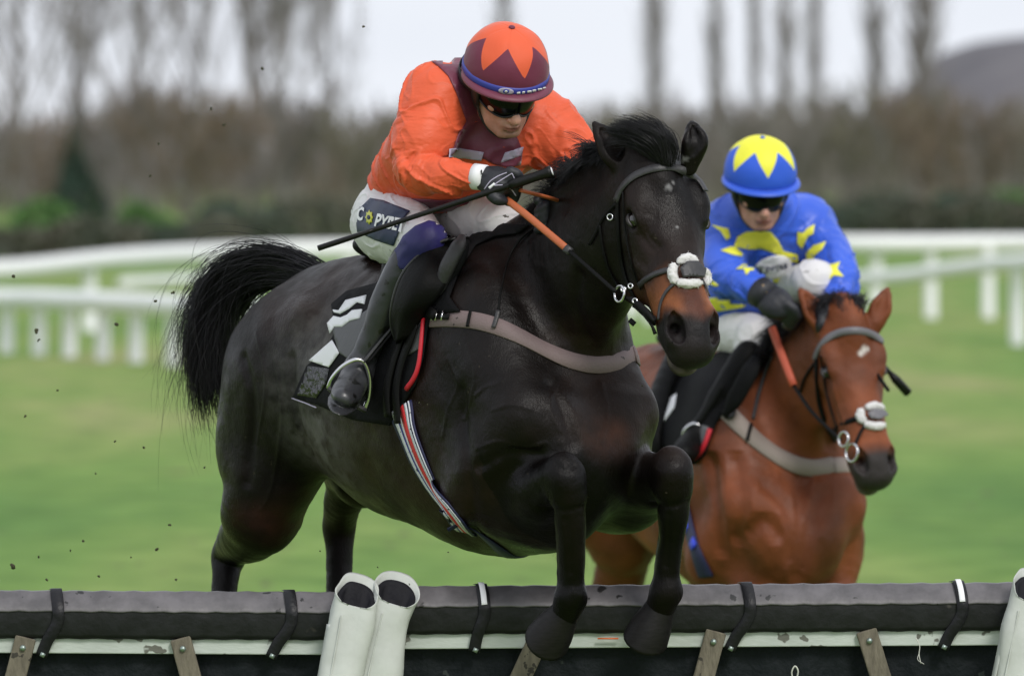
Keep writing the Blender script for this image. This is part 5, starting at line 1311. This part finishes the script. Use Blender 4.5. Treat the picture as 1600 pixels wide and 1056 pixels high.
# evergreens and hedge at the foot of the belt
def leaf_mass(rng, n, rx, ry, h, leaf, cone=False):
    V = np.zeros((n, 4, 3)); u = rng.rand(n); a = rng.rand(n)*6.283
    if cone: z = u**1.3*h; rr = rx*(1-z/h)**.9*np.sqrt(.35+.65*rng.rand(n))
    else: z = h*u; rr = rx*np.sqrt(np.maximum(0, 1-(z/h-.35)**2/.45))*np.sqrt(.3+.7*rng.rand(n))
    lump = 1+.25*vnoise(np.stack([np.cos(a)*2, np.sin(a)*2, z*1.1], 1), 5)
    c = np.stack([np.cos(a)*rr*lump, np.sin(a)*rr*lump*ry/rx, z], 1)
    s1 = rng.randn(n, 3); s1 /= np.linalg.norm(s1, axis=1)[:, None]; s2 = np.cross(s1, rng.randn(n, 3)); s2 /= np.linalg.norm(s2, axis=1)[:, None]
    l = leaf*(.6+.8*rng.rand(n))[:, None]
    V[:, 0] = c-s1*l; V[:, 1] = c-s2*l*.5; V[:, 2] = c+s1*l; V[:, 3] = c+s2*l*.5
    return V.reshape(-1, 3), np.arange(n*4).reshape(-1, 4)
M_GRN = mat('bright_green_leaves', (.085,.190,.045), rough=.8, var=.3, vscale=1.2); M_DGR = mat('dark_evergreen_leaves', (.032,.070,.048), rough=.8, var=.3, vscale=1.2)
def bush(x, d, rx, h_, m, lab, cone=False, seed=1, name='bush', cat='bush', grp=None, n=1400, leaf=.10):
    p = at_px(x, d); t = thing(name, p, lab, cat, grp); V, F = leaf_mass(np.random.RandomState(seed), n, rx, rx, h_, leaf, cone); mesh_obj('crown', V + p, F, m, t)
    V, F = tube_vf([p, p+V3(0,0,h_*.8)], [.08+.01*h_, .02], seg=7, smooth=False); mesh_obj('trunk', V, F, M_BARKG, t)
bush(124, 330, 1.5, 5.1, M_DGR, 'dark green conifer standing above the scrub at far left', True, 1, 'conifer_tree', 'tree', n=2600, leaf=.14)
bush(70, 200, 1.0, 1.45, M_GRN, 'dull green bush behind the rail near the left edge', seed=2)
bush(215, 203, .66, 1.35, M_GRN, 'bright green rounded bush behind the white rail gate', seed=3)
bush(250, 208, .5, .95, M_GRN, 'small green bush right of the brighter rounded one', seed=9)
bush(1568, 262, 1.5, 1.6, M_GRN, 'bright green bush above the rail at the right edge', seed=4)
bush(345, 214, .8, 1.35, M_DGR, 'dark olive bush left of the flying tail', seed=6)
bush(1400, 266, 1.1, 1.3, M_DGR, 'dark bush behind the rail right of the second jockey', seed=7)
bush(1490, 266, 1.0, 1.5, M_DGR, 'dark bush between the right-hand scrub and the bright bush', seed=8)
Vc = []; Fc = []; rngH = np.random.RandomState(5); nc = 15000
pxs = rngH.uniform(-250, 1850, nc); dd = np.interp(pxs, [-250, 100, 600, 1000, 1850], [176, 186, 222, 244, 250]) + rngH.uniform(0, 7, nc)
c = np.stack([(pxs-800)/FPX*dd, dd-CAM_D, np.zeros(nc)], 1); top = 1.05+.55*vnoise(c*[.35, 0, 0], 2)+.3*vnoise(c*[1.1, 0, 0], 4); c[:, 2] = top*rngH.rand(nc)**.8
s1 = rngH.randn(nc, 3); s1 /= np.linalg.norm(s1, axis=1)[:, None]; s2 = np.cross(s1, rngH.randn(nc, 3)); s2 /= np.linalg.norm(s2, axis=1)[:, None]
Vq = np.stack([c-s1*.16, c-s2*.09, c+s1*.16, c+s2*.09], 1).reshape(-1, 3)
tag(mesh_obj('undergrowth', Vq, np.arange(nc*4).reshape(-1, 4), mat('undergrowth', (.045,.065,.045), rough=.9, col2=(.085,.080,.055), vscale=.25)), 'dark low undergrowth along the foot of the tree belt', 'undergrowth', kind='stuff')
# far tangle of branches that closes the belt
nc = 16000; c = np.stack([rngH.uniform(-32, 32, nc), rngH.uniform(350, 380, nc), np.zeros(nc)], 1); top = 4.7+1.2*vnoise(c*[.22, 0, 0], 7)+.6*vnoise(c*[.7, 0, 0], 8); c[:, 2] = top*rngH.rand(nc)
dv = rngH.randn(nc, 3)*.3 + [0,0,1]; dv /= np.linalg.norm(dv, axis=1)[:, None]
V, F = twigs_vf([(c[i], c[i]+dv[i]*1.5, .028, .014) for i in range(nc)])
tag(mesh_obj('woodland', V, F, mat('far_woodland', (.19,.168,.145), rough=.95, col2=(.235,.21,.19), vscale=.12)), 'far grey-brown woodland closing the belt of trees', 'woodland', kind='stuff')
# ---------------------------------------------------------------- white running rails
M_RAIL = mat('white_plastic_rail', (.80,.81,.80), rough=.5, bump=.05, bscale=5)
def rail_fence(pts, lab, posts, r=.075, post_r=.06, name='running_rail', lower=None):
    """pts = (photo x, distance, rail height); posts = photo x positions"""
    g0 = at_px(pts[len(pts)//2][0], pts[len(pts)//2][1]); t = thing(name, g0, lab, 'fence')
    ctr = [at_px(x, d)+V3(0,0,z) for x, d, z in pts]
    V, F = tube_vf(ctr, r, seg=10, n=8, flat=V3(0,0,1), fs=1.15); mesh_obj('rail', V, F, M_RAIL, t)
    X = [p[0] for p in pts]
    if lower:
        lc = [at_px(x, np.interp(x, X, [p[1] for p in pts])) + V3(0,0,np.interp(x, X, [p[2] for p in pts])*lower[2]) for x in np.linspace(lower[0], lower[1], 8)]
        V, F = tube_vf(lc, r*.7, seg=8); mesh_obj('rail', V, F, M_RAIL, t)
    for x in posts:
        d = np.interp(x, X, [p[1] for p in pts]); z = np.interp(x, X, [p[2] for p in pts]); b = at_px(x, d)
        V, F = tube_vf([b-V3(0,0,.1), b+V3(0,.10,z*.5), b+V3(0,.04,z-.01)], [post_r, post_r, post_r*.9], seg=8); mesh_obj('post', V, F, M_RAIL, t)
rail_fence([(-300,92,.86),(0,96,.88),(190,101,.98),(380,106,1.02),(560,108,1.04),(800,110,1.05),(1000,110,1.07),(1200,110,1.10),(1320,109,1.10),(1460,109,1.10),(1600,109,1.11),(1900,108,1.1)], 'long white upper running rail crossing the whole course behind the riders', [-120,140,330,440,545,650,760,870,985,1095,1370,1455,1545,1640], r=.11, post_r=.095, lower=(190,800,.66))
rail_fence([(-200,91,.62),(10,88.5,.64),(60,87.5,.65),(108,86.5,.65),(160,85,.66),(212,84,.66),(270,82.5,.66),(325,81,.66),(380,80,.66),(440,78.5,.66)], 'low white rail with close-set posts at the left, behind the black tail', [-95,-42,10,60,108,160,212,270,325,380,440], r=.105, post_r=.078)
rail_fence([(1300,100,.66),(1340,99,.72),(1420,97,.80),(1500,95,.92),(1590,92.5,1.02),(1700,90,1.08)], 'white rail slanting down behind the bay horse at the right edge', [1590,1690], r=.085, post_r=.085)
rail_fence([(1010,106,.60),(1060,106,.62),(1110,106,.62)], 'short white rail glimpsed below the black muzzle', [1015,1060,1105], r=.08, post_r=.07)
b_ = at_px(160, 93); t = thing('marker_post', b_, 'blurred dark post standing behind the low white rail at left', 'post'); V, F = tube_vf([b_, b_+V3(.02,0,.5), b_+V3(.03,0,.62)], [.085,.08,.04], seg=8, smooth=False); mesh_obj('stake', V, F, mat('dark_grey_paint', (.03,.032,.04), rough=.6), t); V, F = box_vf(b_+V3(.03,0,.52), .20, .1, .10); mesh_obj('cap_block', V, F, mat('dark_cap', (.035,.035,.045), rough=.6), t)
# ---------------------------------------------------------------- turf thrown up by the horses
M_CLOD = mat('mud', (.035,.026,.015), rough=.9, bump=.5, bscale=90, col2=(.05,.06,.02), vscale=60)
rc = np.random.RandomState(77); clods = [(20,885,11,.6),(22,432,7,.5),(57,517,8,1.2),(182,507,7,1.0),(60,532,5,1),(243,470,6,.8),(270,457,5,.8),(72,905,5,.7),(130,845,5,.9),(110,860,4,.9),(92,930,4,.5),(190,930,4,.5),(245,858,6,.9),(275,905,5,.7),(225,700,5,.8),(320,730,4,.8),(180,690,4,.8),(150,740,4,1),(410,108,6,1.5),(568,42,5,.4),(330,170,5,1.6),(350,195,5,1.7),(248,225,5,1.6),(235,275,5,1.6),(655,628,3,-.3),(668,632,3,-.3),(640,912,3,-.3),(700,862,3,-.3),(460,938,4,0),(385,790,4,.8),(300,640,4,.6),(500,860,3,.3),(1003,603,3,-.6),(590,886,3,0),(90,610,4,1),(40,650,4,1.2),(265,820,5,.8),(60,870,5,.8),(155,900,5,.8),(205,870,4,.8)]
for x, y, r_, d in clods:
    c_ = P(x, y, d); rr = r_*S(d)*.42; f = Field(c_-rr*2.2, c_+rr*2.2, max(.0009, rr*.22))
    for _ in range(4): f.ell(c_+rc.randn(3)*rr*.4, rr*(.45+.5*rc.rand(3)), None, k=rr*.3)
    V, F = f.mesh()
    tag(mesh_obj('turf_clod', V, F, M_CLOD, smooth=False), 'small dark clod of turf thrown into the air', 'clod', 'clods of turf in the air')
# ---------------------------------------------------------------- the chasing bay horse and its rider
ROOT_BAY = thing('horse', (P(1180,545,4.6)[0]-.1, 4.7, 0), 'bright bay racehorse galloping up behind, at right', 'horse')
gY = horse_rig(P(1182, 548, 4.4), 22, P(1326, 484, 3.90), P(1379, 754, 3.68), V3(.30, -.93, .2), pitch=0)
legsY = [
 ([px(1150,800,4.33), px(1168,850,4.22), px(1182,940,4.12), px(1192,1060,4.0), px(1192,1105,4.0), px(1190,1150,4.03), px(1188,1195,4.05), px(1187,1222,4.05), px(1197,1258,3.98)],
  [.115,.10,.066,.046,.038,.030,.029,.037,.031], 'fore'),
 ([px(1285,800,4.42), px(1298,850,4.34), px(1302,940,4.26), px(1306,1050,4.18), px(1306,1095,4.19), px(1303,1140,4.22), px(1300,1185,4.24), px(1299,1212,4.24), px(1308,1248,4.18)],
  [.115,.10,.066,.046,.038,.030,.029,.037,.031], 'fore'),
 ([gY.hl(-.93,.13,-.35), px(968,770,5.30), px(972,835,5.30), px(972,880,5.36), px(940,1000,5.62), px(948,1060,5.58), px(955,1130,5.5), px(957,1172,5.48), px(968,1205,5.44)],
  [.21,.18,.125,.09,.052,.036,.033,.043,.034], 'hind'),
 ([gY.hl(-.93,-.13,-.35), gY.hl(-.80,-.19,-.60), gY.hl(-.72,-.2,-.78), gY.hl(-.85,-.19,-.92), gY.hl(-1.08,-.18,-1.0), gY.hl(-1.0,-.18,-1.1), gY.hl(-.92,-.18,-1.27), gY.hl(-.88,-.18,-1.36), gY.hl(-.82,-.18,-1.42)],
  [.20,.17,.11,.07,.050,.036,.033,.043,.034], 'hind')]
neckY = [(px(1234,632,4.33), .235), (px(1262,594,4.18), .205), (px(1288,560,4.05), .168), (px(1308,534,3.96), .138), (px(1316,520,3.93), .12)]
crestY = [(gY.hl(-.05,0,-.07), .06), (px(1222,532,4.24), .045), (px(1256,510,4.10), .04), (px(1290,494,4.0), .04), (px(1312,486,3.93), .045)]
earsY = [(px(1292,516,3.92), px(1272,486,3.92), px(1249,451,3.93), nrm(V3(.5,-.85,.15)), 1.25), (px(1362,514,3.90), px(1377,482,3.90), px(1388,449,3.92), nrm(V3(-.1,-1,.1)), 1.05)]
VY, FY = build_horse_body(gY, legsY, neckY, RES_B*1.35, crestY, earsY, mouth=.3)
NY = vnormals(VY, FY); VY = VY + NY*(fbm(VY*9, 3, 15)*.004)[:, None]
_bvy = bvh_of(VY, FY)
VY = emboss(VY, NY, _bvy, [[(1150,720),(1158,790),(1150,850)], [(1200,760),(1235,800),(1238,880)], [(1285,770),(1262,830),(1250,900)], [(1290,575),(1285,640),(1300,700)], [(1110,720),(1120,800),(1128,870)], [(1255,745),(1250,820),(1245,905)], [(1168,830),(1195,815),(1222,840)]], -.015, .028)
VY = emboss(VY, NY, _bvy, [[(1300,600),(1312,640),(1320,660)], [(1215,740),(1222,790),(1205,840)]], .003, .008)
def bay_col(V, g):
    a, s, n = head_coords(g, V); nse = fbm(V*10, 3, 3)
    C = np.tile(np.array([.155, .042, .014]), (len(V), 1)) * (1 + .22*nse.clip(-1, 1))[:, None]
    def mixc(C, m, c): m = np.clip(m, 0, 1)[:, None]; return C*(1-m) + np.array(c)*m
    inhead = (np.abs(s) < .15) & (n > -.34) & (a > .02) & (a < .7)
    C = mixc(C, inhead*smooth01(a + nse*.02, .46, .51), (.028,.023,.022))
    C = mixc(C, inhead*smooth01(a, .515, .57)*smooth01(-n, .09, .13)*.5, (.20,.17,.15))
    C = mixc(C, inhead*smooth01(a, .2, .42)*smooth01(n+.05, -.03, .03)*(1-smooth01(a, .45, .48))*.45, (.30,.085,.03))
    C = mixc(C, smooth01(-V[:, 2], -.62, -.45), (.018,.013,.012))
    C = mixc(C, smooth01(-(V - g.W) @ g.F, .75, 1.05)*.35, (.10,.03,.012))
    for (x, y, r_) in ((1350,546,.013),(1345,552,.010),(1356,545,.008)):
        c_, _n = hit(_bvy, x, y)
        if c_ is not None: C = mixc(C, np.clip(1.4-np.linalg.norm(V-c_, axis=1)/r_, 0, 1), (.6,.55,.52))
    return C.clip(0, 1)
M_BAY = mat('bay_coat', rough=.5, attr=True, var=.22, vscale=5, bump=.3, bscale=30, sheen=0, coat=0, spec=.3, bdetail=8); coat_detail(M_BAY, .42, .7, (.10,.05,.025))
mesh_obj('body', VY, FY, M_BAY, ROOT_BAY, colors=bay_col(VY, gY)); bvY = bvh_of(VY, FY)
for s_ in (1, -1): eye_parts(gY, ROOT_BAY, s_, M_EYE, M_LID)
for fe, toe in ((legsY[0][0][-1], V3(.05,-.08,-.1)), (legsY[1][0][-1], V3(.05,-.08,-.1)), (legsY[2][0][-1], V3(.05,-.08,-.1)), (legsY[3][0][-1], V3(.05,-.07,-.1))):
    V, F = hoof_vf(None, fe + V3(.0,.0,.0), toe, V3(-.3,1,0), r=.056, l=.070); mesh_obj('hoof', V, F, M_HORN, ROOT_BAY)
gt = [[gY.hl(-1.08,0,-.08), gY.hl(-1.25,.02*k,-.02), gY.hl(-1.40,.05*k,-.15), gY.hl(-1.5,.08*k,-.45), gY.hl(-1.5,.1*k,-.75)] for k in (-1, 0, 1)]
V, F = strands(gt, 500, .002, .03, 33, pts_n=9); mesh_obj('tail', V, F, M_HAIR, ROOT_BAY)
gm = []
for (x, y, d), (dx, dy) in zip([(1322,492,3.93),(1300,497,3.97),(1278,506,4.03),(1256,517,4.1),(1236,528,4.17),(1216,540,4.25),(1200,548,4.32)], [(-14,-26),(-30,-22),(-44,-16),(-50,0),(-48,12),(-38,22),(-24,28)]):
    gm.append([px(x,y,d), px(x+dx*.3, y+dy*.5-8, d), px(x+dx*.7, y+dy*.9-4, d-.02), px(x+dx, y+dy+14, d-.04)])
V, F = strands(gm, 2200, .0020, .022, 41, lenvar=.4, wave=.012, pts_n=8, start_j=.010, clump=90); mesh_obj('mane', V, F, M_HAIR, ROOT_BAY)
gf = [[px(1322+6*k,506,3.86), px(1318+8*k,484-abs(k-1)*2,3.87), px(1310+13*k,468,3.90), px(1300+18*k,466+3*k,3.95)] for k in (0,1,2,3)]
V, F = strands(gf, 700, .0017, .011, 42, lenvar=.3, wave=.006, pts_n=8, start_j=.008); mesh_obj('forelock', V, F, M_HAIR, ROOT_BAY)
# saddlery
SADDLE_B = thing('saddle', gY.hl(-.35,0,0), 'black racing saddle on the bay horse', 'saddle')
f = Field(np.min([gY.hl(-.75,.3,-.3), gY.hl(.05,-.3,.2), gY.hl(-.75,-.3,0), gY.hl(.05,.3,0)], 0)-.05, np.max([gY.hl(-.75,.3,-.3), gY.hl(.05,-.3,.2), gY.hl(-.75,-.3,0), gY.hl(.05,.3,0)], 0)+.05, .009, .03)
f.tube([gY.hl(-.60,0,.03), gY.hl(-.42,0,.0), gY.hl(-.22,0,.01), gY.hl(-.10,0,.045)], [.09,.10,.075,.05], k=0, flat=V3(0,0,1), fs=.45)
for s in (1, -1): f.tube([gY.hl(-.35,s*.09,-.02), gY.hl(-.28,s*.20,-.12), gY.hl(-.20,s*.29,-.30)], [.09,.07,.08], k=.05, flat=gY.R, fs=.4)
V, F = f.mesh(); mesh_obj('seat', V, F, M_LEA, SADDLE_B)
V, F = tube_vf([P(1182,556,4.02), P(1172,580,4.0), P(1150,620,4.02), P(1132,650,4.06)], [.016,.030,.030,.012], seg=12, flat=V3(-.4,-.9,.1), fs=.5); mesh_obj('knee_roll', V, F, M_CLOTHK, SADDLE_B)
arch = [P(1066,690,4.20), P(1070,672,4.18), P(1084,662,4.17), P(1098,670,4.17), P(1102,690,4.19), P(1098,708,4.2)]
V, F = tube_vf(arch, .0062, seg=8); st2 = mesh_obj('stirrup', V, F, M_STEEL, SADDLE_B)
V, F = tube_vf([arch[0], P(1082,706,4.2), arch[-1]], .008, seg=8); mesh_obj('footbar', V, F, M_LEAG, st2)
V, F = ribbon_vf([P(1090,664,4.17), P(1112,630,4.14), P(1130,600,4.12)], [V3(-.4,-.9,.2)]*3, .02, .003); mesh_obj('stirrup_leather', V, F, M_LEA, SADDLE_B)
CLOTH_B = thing('saddle_cloth', gY.hl(-.4,.25,-.3), 'black saddle cloth with red edge on the bay horse', 'saddle cloth')
V, F = patch_vf(bvY, [(1010,650),(1040,620),(1070,590),(1110,560),(1150,545),(1195,540),(1212,548),(1190,575),(1165,600),(1140,640),(1122,660),(1104,712),(1088,726),(1040,700),(1016,680)], off=.007, thick=.005, grid=9, jump=30); mesh_obj('cloth', V, F, M_CLOTHK, CLOTH_B)
V, F = patch_vf(bvY, [(1016,664),(1040,632),(1062,618),(1058,640),(1040,664),(1022,684)], off=.0135, thick=.001, grid=6); mesh_obj('numeral', V, F, M_WHITE, CLOTH_B)
V, F = patch_vf(bvY, [(1098,664),(1112,668),(1100,700),(1088,706)], off=.0135, thick=.001, grid=6); mesh_obj('side_panel', V, F, M_CLOTHG, CLOTH_B)
V, F = strap(bvY, [(1114,672),(1108,694),(1098,710),(1085,720)], .018, off=.013, thick=.007, step=7); mesh_obj('piping', V, F, M_RED, CLOTH_B)
GIRTH_B = thing('girth', gY.hl(-.2,.25,-.6), 'dark blue elastic girth behind the bay horse\'s foreleg', 'girth')
V, F = strap(bvY, [(1062,730),(1066,770),(1076,815),(1088,860),(1104,900)], .06, off=.004, thick=.005, step=8); gb_ = mesh_obj('band', V, F, M_GN, GIRTH_B)
for y0_ in (818, 845):
    V, F = strap(bvY, [(1074+(y0_-818)*.4,y0_),(1078+(y0_-818)*.4,y0_+10)], .034, off=.010, thick=.004, step=4); mesh_obj('stripe', V, F, mat('bright_blue_web', (.03,.06,.62), rough=.5), GIRTH_B)
BREAST_B = thing('breast_girth', gY.hl(.3,0,-.4), 'beige elastic breast girth across the bay horse\'s chest', 'breast girth')
M_BEIGE = mat('beige_elastic', (.27,.225,.20), rough=.7, bump=.1, bscale=120)
V, F = strap(bvY, [(1128,634),(1150,658),(1176,684),(1206,708),(1240,726),(1272,733),(1302,726)], .056, off=.004, thick=.006, step=9); mesh_obj('band', V, F, M_BEIGE, BREAST_B)
e0, _ = hit(bvY, 1300, 728)
V, F = strap(bvY, [e0, gY.hl(.30,-.22,-.36), gY.hl(.14,-.30,-.32), gY.hl(-.1,-.32,-.3)], .056, off=.004, thick=.006); mesh_obj('band', V, F, M_BEIGE, BREAST_B)
a, n_ = hit(bvY, 1141, 648); V, F = ring_vf(a+n_*.014, n_, .016, .007, 14); mesh_obj('buckle', V, F, M_LEAG, BREAST_B)
V, F = strap(bvY, [(1208,556),(1196,585),(1184,620),(1176,655)], .012, off=.003, thick=.004, step=8); mesh_obj('neck_strap', V, F, M_LEAG, BREAST_B)
V, F = strap(bvY, [(1172,664),(1166,690)], .012, off=.012, thick=.004, step=5); mesh_obj('keeper', V, F, M_LEA, BREAST_B)
BRIDLE_B = thing('bridle', gY.hd(.2,0,0), 'bridle with pale fleece noseband worn by the bay horse', 'bridle')
M_LEAL = mat('pale_grey_leather', (.14,.135,.15), rough=.5)
for nm, pth, w_, m_ in (('browband', [(1274,562),(1279,545),(1294,527),(1318,517),(1345,516),(1368,524),(1383,540)], .024, M_LEAL), ('cheekpiece', [(1277,560),(1277,590),(1281,630),(1291,662),(1304,688)], .018, M_LEA), ('cheekpiece', [(1284,556),(1290,600),(1300,640),(1310,668)], .007, M_LEA),
   ('noseband', [(1302,674),(1316,663),(1332,656),(1346,652)], .018, M_LEA), ('cross_strap', [(1352,664),(1343,680),(1338,696)], .011, M_LEA), ('throat_lash', [(1274,568),(1258,590),(1252,612)], .010, M_LEA)):
    V, F = strap(bvY, pth, w_, off=.004, thick=.004, step=6)
    if len(V) > 12: mesh_obj(nm, V, F, m_, BRIDLE_B)
for pth in ([(1346,643),(1344,650),(1349,658)], [(1356,637),(1366,635),(1376,638)], [(1354,664),(1366,667),(1378,665)], [(1383,645),(1386,652),(1384,660)]):
    fleece(BRIDLE_B, bvY, pth, .0095, 120, int(pth[0][0]))
V, F = patch_vf(bvY, [(1354,648),(1364,642),(1376,645),(1380,652),(1370,658),(1358,656)], off=.016, thick=.006, grid=4); mesh_obj('nose_pad', V, F, M_LEAL, BRIDLE_B)
for (x, y, d_, r_) in ((1318,686,3.62,.023),(1331,707,3.60,.028)):
    V, F = ring_vf(P(x,y,d_), V3(-.75,-.6,.1), r_, .0035); mesh_obj('bit_ring', V, F, M_STEEL, BRIDLE_B)
V, F = tube_vf([P(1206,512,4.0), P(1218,545,3.95), P(1240,602,3.88)], .013, seg=8, flat=V3(-.3,-.9,.3), fs=.6); mesh_obj('rein', V, F, mat('red_rubber_rein', (.42,.075,.035), rough=.6), BRIDLE_B)
V, F = tube_vf([P(1240,602,3.88), P(1270,645,3.75), P(1314,688,3.64)], .006, seg=8, flat=V3(-.3,-.9,.3), fs=.6); mesh_obj('rein', V, F, M_LEA, BRIDLE_B)
V, F = tube_vf([P(1300,478,3.95), P(1340,540,3.95), P(1388,610,3.80)], .006, seg=8); mesh_obj('rein', V, F, M_LEA, BRIDLE_B)
# rider
RIDER_B = thing('person', P(1180,520,4.7), 'jockey in blue and yellow starred silks riding the bay horse', 'jockey')
BLUE, YEL = (.030,.105,.62), (.80,.78,.06)
frB = head_frame(P(1188,268,4.02), V3(.05,-.36,.93), V3(.16,-.93,-.33))
jB = dict(
 spine=[P(1168,492,4.68), P(1172,452,4.58), P(1178,405,4.44), P(1188,362,4.28), P(1190,332,4.18)], spine_r=np.array([.145,.15,.16,.15,.10]),
 armR=[P(1136,356,4.22), P(1130,396,4.14), P(1138,430,4.04), P(1164,444,3.96), P(1192,458,3.90)],
 armL=[P(1256,352,4.30), P(1288,382,4.24), P(1308,416,4.14), P(1312,446,4.04), P(1306,472,3.96)],
 arm_r=[.078,.070,.060,.052,.040],
 legR=[P(1128,508,4.72), P(1145,516,4.52), P(1186,530,4.26), P(1120,640,4.24), P(1090,680,4.20)],
 legL=[P(1212,500,4.78), P(1240,464,4.42), P(1272,440,4.04), gY.hl(-.10,-.38,-.34), gY.hl(-.22,-.38,-.54)],
 leg_r=[.098,.088,.066,.046,.036], front=nrm(V3(.25,-.72,-.6)), side=gY.R, bulk=[(P(1180,420,4.36), (.13,.11,.17)), (P(1168,480,4.52), (.14,.10,.10))])
M_BLUE = mat('blue_silk', BLUE, rough=.42, sheen=.1, bump=.1, bscale=50, var=.06, vscale=6); M_YEL = mat('yellow_silk', YEL, rough=.45)
M_CAPB = star_mat('blue_star_cap', YEL, BLUE, rough=.55, bump=.2, bscale=16, spec=.3)
build_body(RIDER_B, frB, jB, RES_P*1.3, (.50,.26,.20), (.28,.07,.06))
helmet_parts(RIDER_B, frB, M_CAPB, M_BLUE, None, band=False, rot=0, rs=(.115,.124,.115)); goggles_parts(RIDER_B, frB, M_LENS, M_STRAPK)
jkB, bvJB, _a, _b = build_jacket(RIDER_B, jB, RES_P*1.3, M_BLUE, seed=21)
brB, bvBB = build_breeches(RIDER_B, jB, RES_P*1.3, M_BREECH, seed=9)
build_boot(RIDER_B, [P(1172,548,4.20), P(1128,620,4.18), P(1092,676,4.20)], P(1080,690,4.06), M_LEA, r0=.046, h=.006)
build_boot(RIDER_B, [jB['legL'][2]*.9+jB['legL'][3]*.1, jB['legL'][3]*.8+jB['legL'][4]*.2, jB['legL'][4]], jB['legL'][4]+gY.F*.16-V3(0,0,.02), M_BOOT, r0=.045, h=.008)
def simple_glove(w_, p_, dn, sd, bk):
    fg = [[p_ + dn*.035 + sd*(.026-.017*i), p_ + dn*.060 + sd*(.026-.017*i) - bk*.008, p_ + dn*.066 + sd*(.024-.016*i) - bk*.034, p_ + dn*.044 + sd*(.024-.016*i) - bk*.046] for i in range(4)]
    build_glove(RIDER_B, w_, p_, fg, [p_ + sd*.034 + dn*.005 - bk*.01, p_ + sd*.034 + dn*.032 - bk*.03, p_ + sd*.022 + dn*.045 - bk*.045], bk, M_GLOVE, h=.0038, sc=1.3)
simple_glove(P(1190,457,3.90), P(1212,474,3.87), nrm(V3(.75,-.35,-.55)), nrm(V3(.3,-.5,.5)), nrm(V3(-.2,-.75,.6)))
simple_glove(P(1306,468,3.96), P(1300,484,3.93), nrm(V3(-.2,-.6,-.7)), nrm(V3(-.9,-.2,.1)), nrm(V3(0,-.7,.7)))
V, F = tube_vf([P(1186,455,3.91), P(1202,466,3.88)], [.052,.046], seg=16, smooth=False); mesh_obj('glove_cuff', V, F, M_GLOVE, RIDER_B)
V, F = patch_vf(bvJB, [(1187,448),(1196,446),(1202,452),(1198,458),(1188,457)], off=.006, grid=4); mesh_obj('cuff_stud', V, F, mat('brass_stud', (.65,.42,.20), rough=.4, metal=.5), RIDER_B)
def star_poly(x, y, r_, rot=0, k=.42, sx=1.0): return [(x+sx*(r_ if i % 2 == 0 else r_*k)*math.sin(R(rot+36*i)), y-(r_ if i % 2 == 0 else r_*k)*math.cos(R(rot+36*i))) for i in range(10)]
for poly in ([(1146,386),(1152,370),(1166,362),(1185,361),(1204,362),(1216,376),(1224,392),(1246,398),(1247,412),(1228,406),(1210,396),(1190,388),(1170,390)], [(1108,466),(1150,460),(1178,470),(1160,480),(1112,488)], [(1200,436),(1236,428),(1238,438),(1216,444)], [(1110,436),(1124,446),(1110,450)]):
    panel('yellow_band', poly, M_YEL, bvJB, jkB, off=.002, grid=6)
for poly in ([(1112,352),(1138,358),(1141,371),(1135,376),(1126,362)], [(1126,392),(1142,386),(1150,388),(1164,402),(1146,399)], [(1150,421),(1166,410),(1178,407),(1188,425),(1172,423),(1166,431),(1162,421)],
   [(1246,362),(1255,364),(1261,357),(1273,351),(1271,366),(1263,369),(1253,389),(1245,380)], [(1260,396),(1272,384),(1291,378),(1285,390),(1273,400),(1271,414),(1263,408)], [(1285,416),(1299,414),(1313,410),(1308,420),(1318,433),(1303,431),(1296,438),(1289,445),(1283,428)]):
    panel('yellow_star', poly, M_YEL, bvJB, jkB, off=.0025, grid=5)
panel('white_patch', [(1207+29*math.cos(k/24*6.283)+4*math.sin(k/24*6.283)*0, 417+18*math.sin(k/24*6.283)-5*math.cos(k/24*6.283)) for k in range(24)], M_WHITE, bvJB, jkB, off=.0045, grid=5)
V, F = text_on(bvJB, 'rsona', (1187,424), (42,-6), (0,-12), off=.0085, bold=.02, width=1); mesh_obj('lettering', V, F, M_NAVY, jkB)
WHIP_B = thing('whip', P(1350,540,4.1), 'black whip tip sticking out beyond the bay horse\'s cheek', 'whip')
wa, wb = P(1292,474,3.98), P(1419,614,4.12)
V, F = tube_vf([wa, wa*.3+wb*.7, wb], [.008,.008,.008], seg=8); mesh_obj('shaft', V, F, M_WHIP, WHIP_B)
V, F = tube_vf([wa*.22+wb*.78, wa*.15+wb*.85, wb], [.009,.0145,.0145], seg=8, smooth=False); mesh_obj('flap', V, F, M_WHIP, WHIP_B)
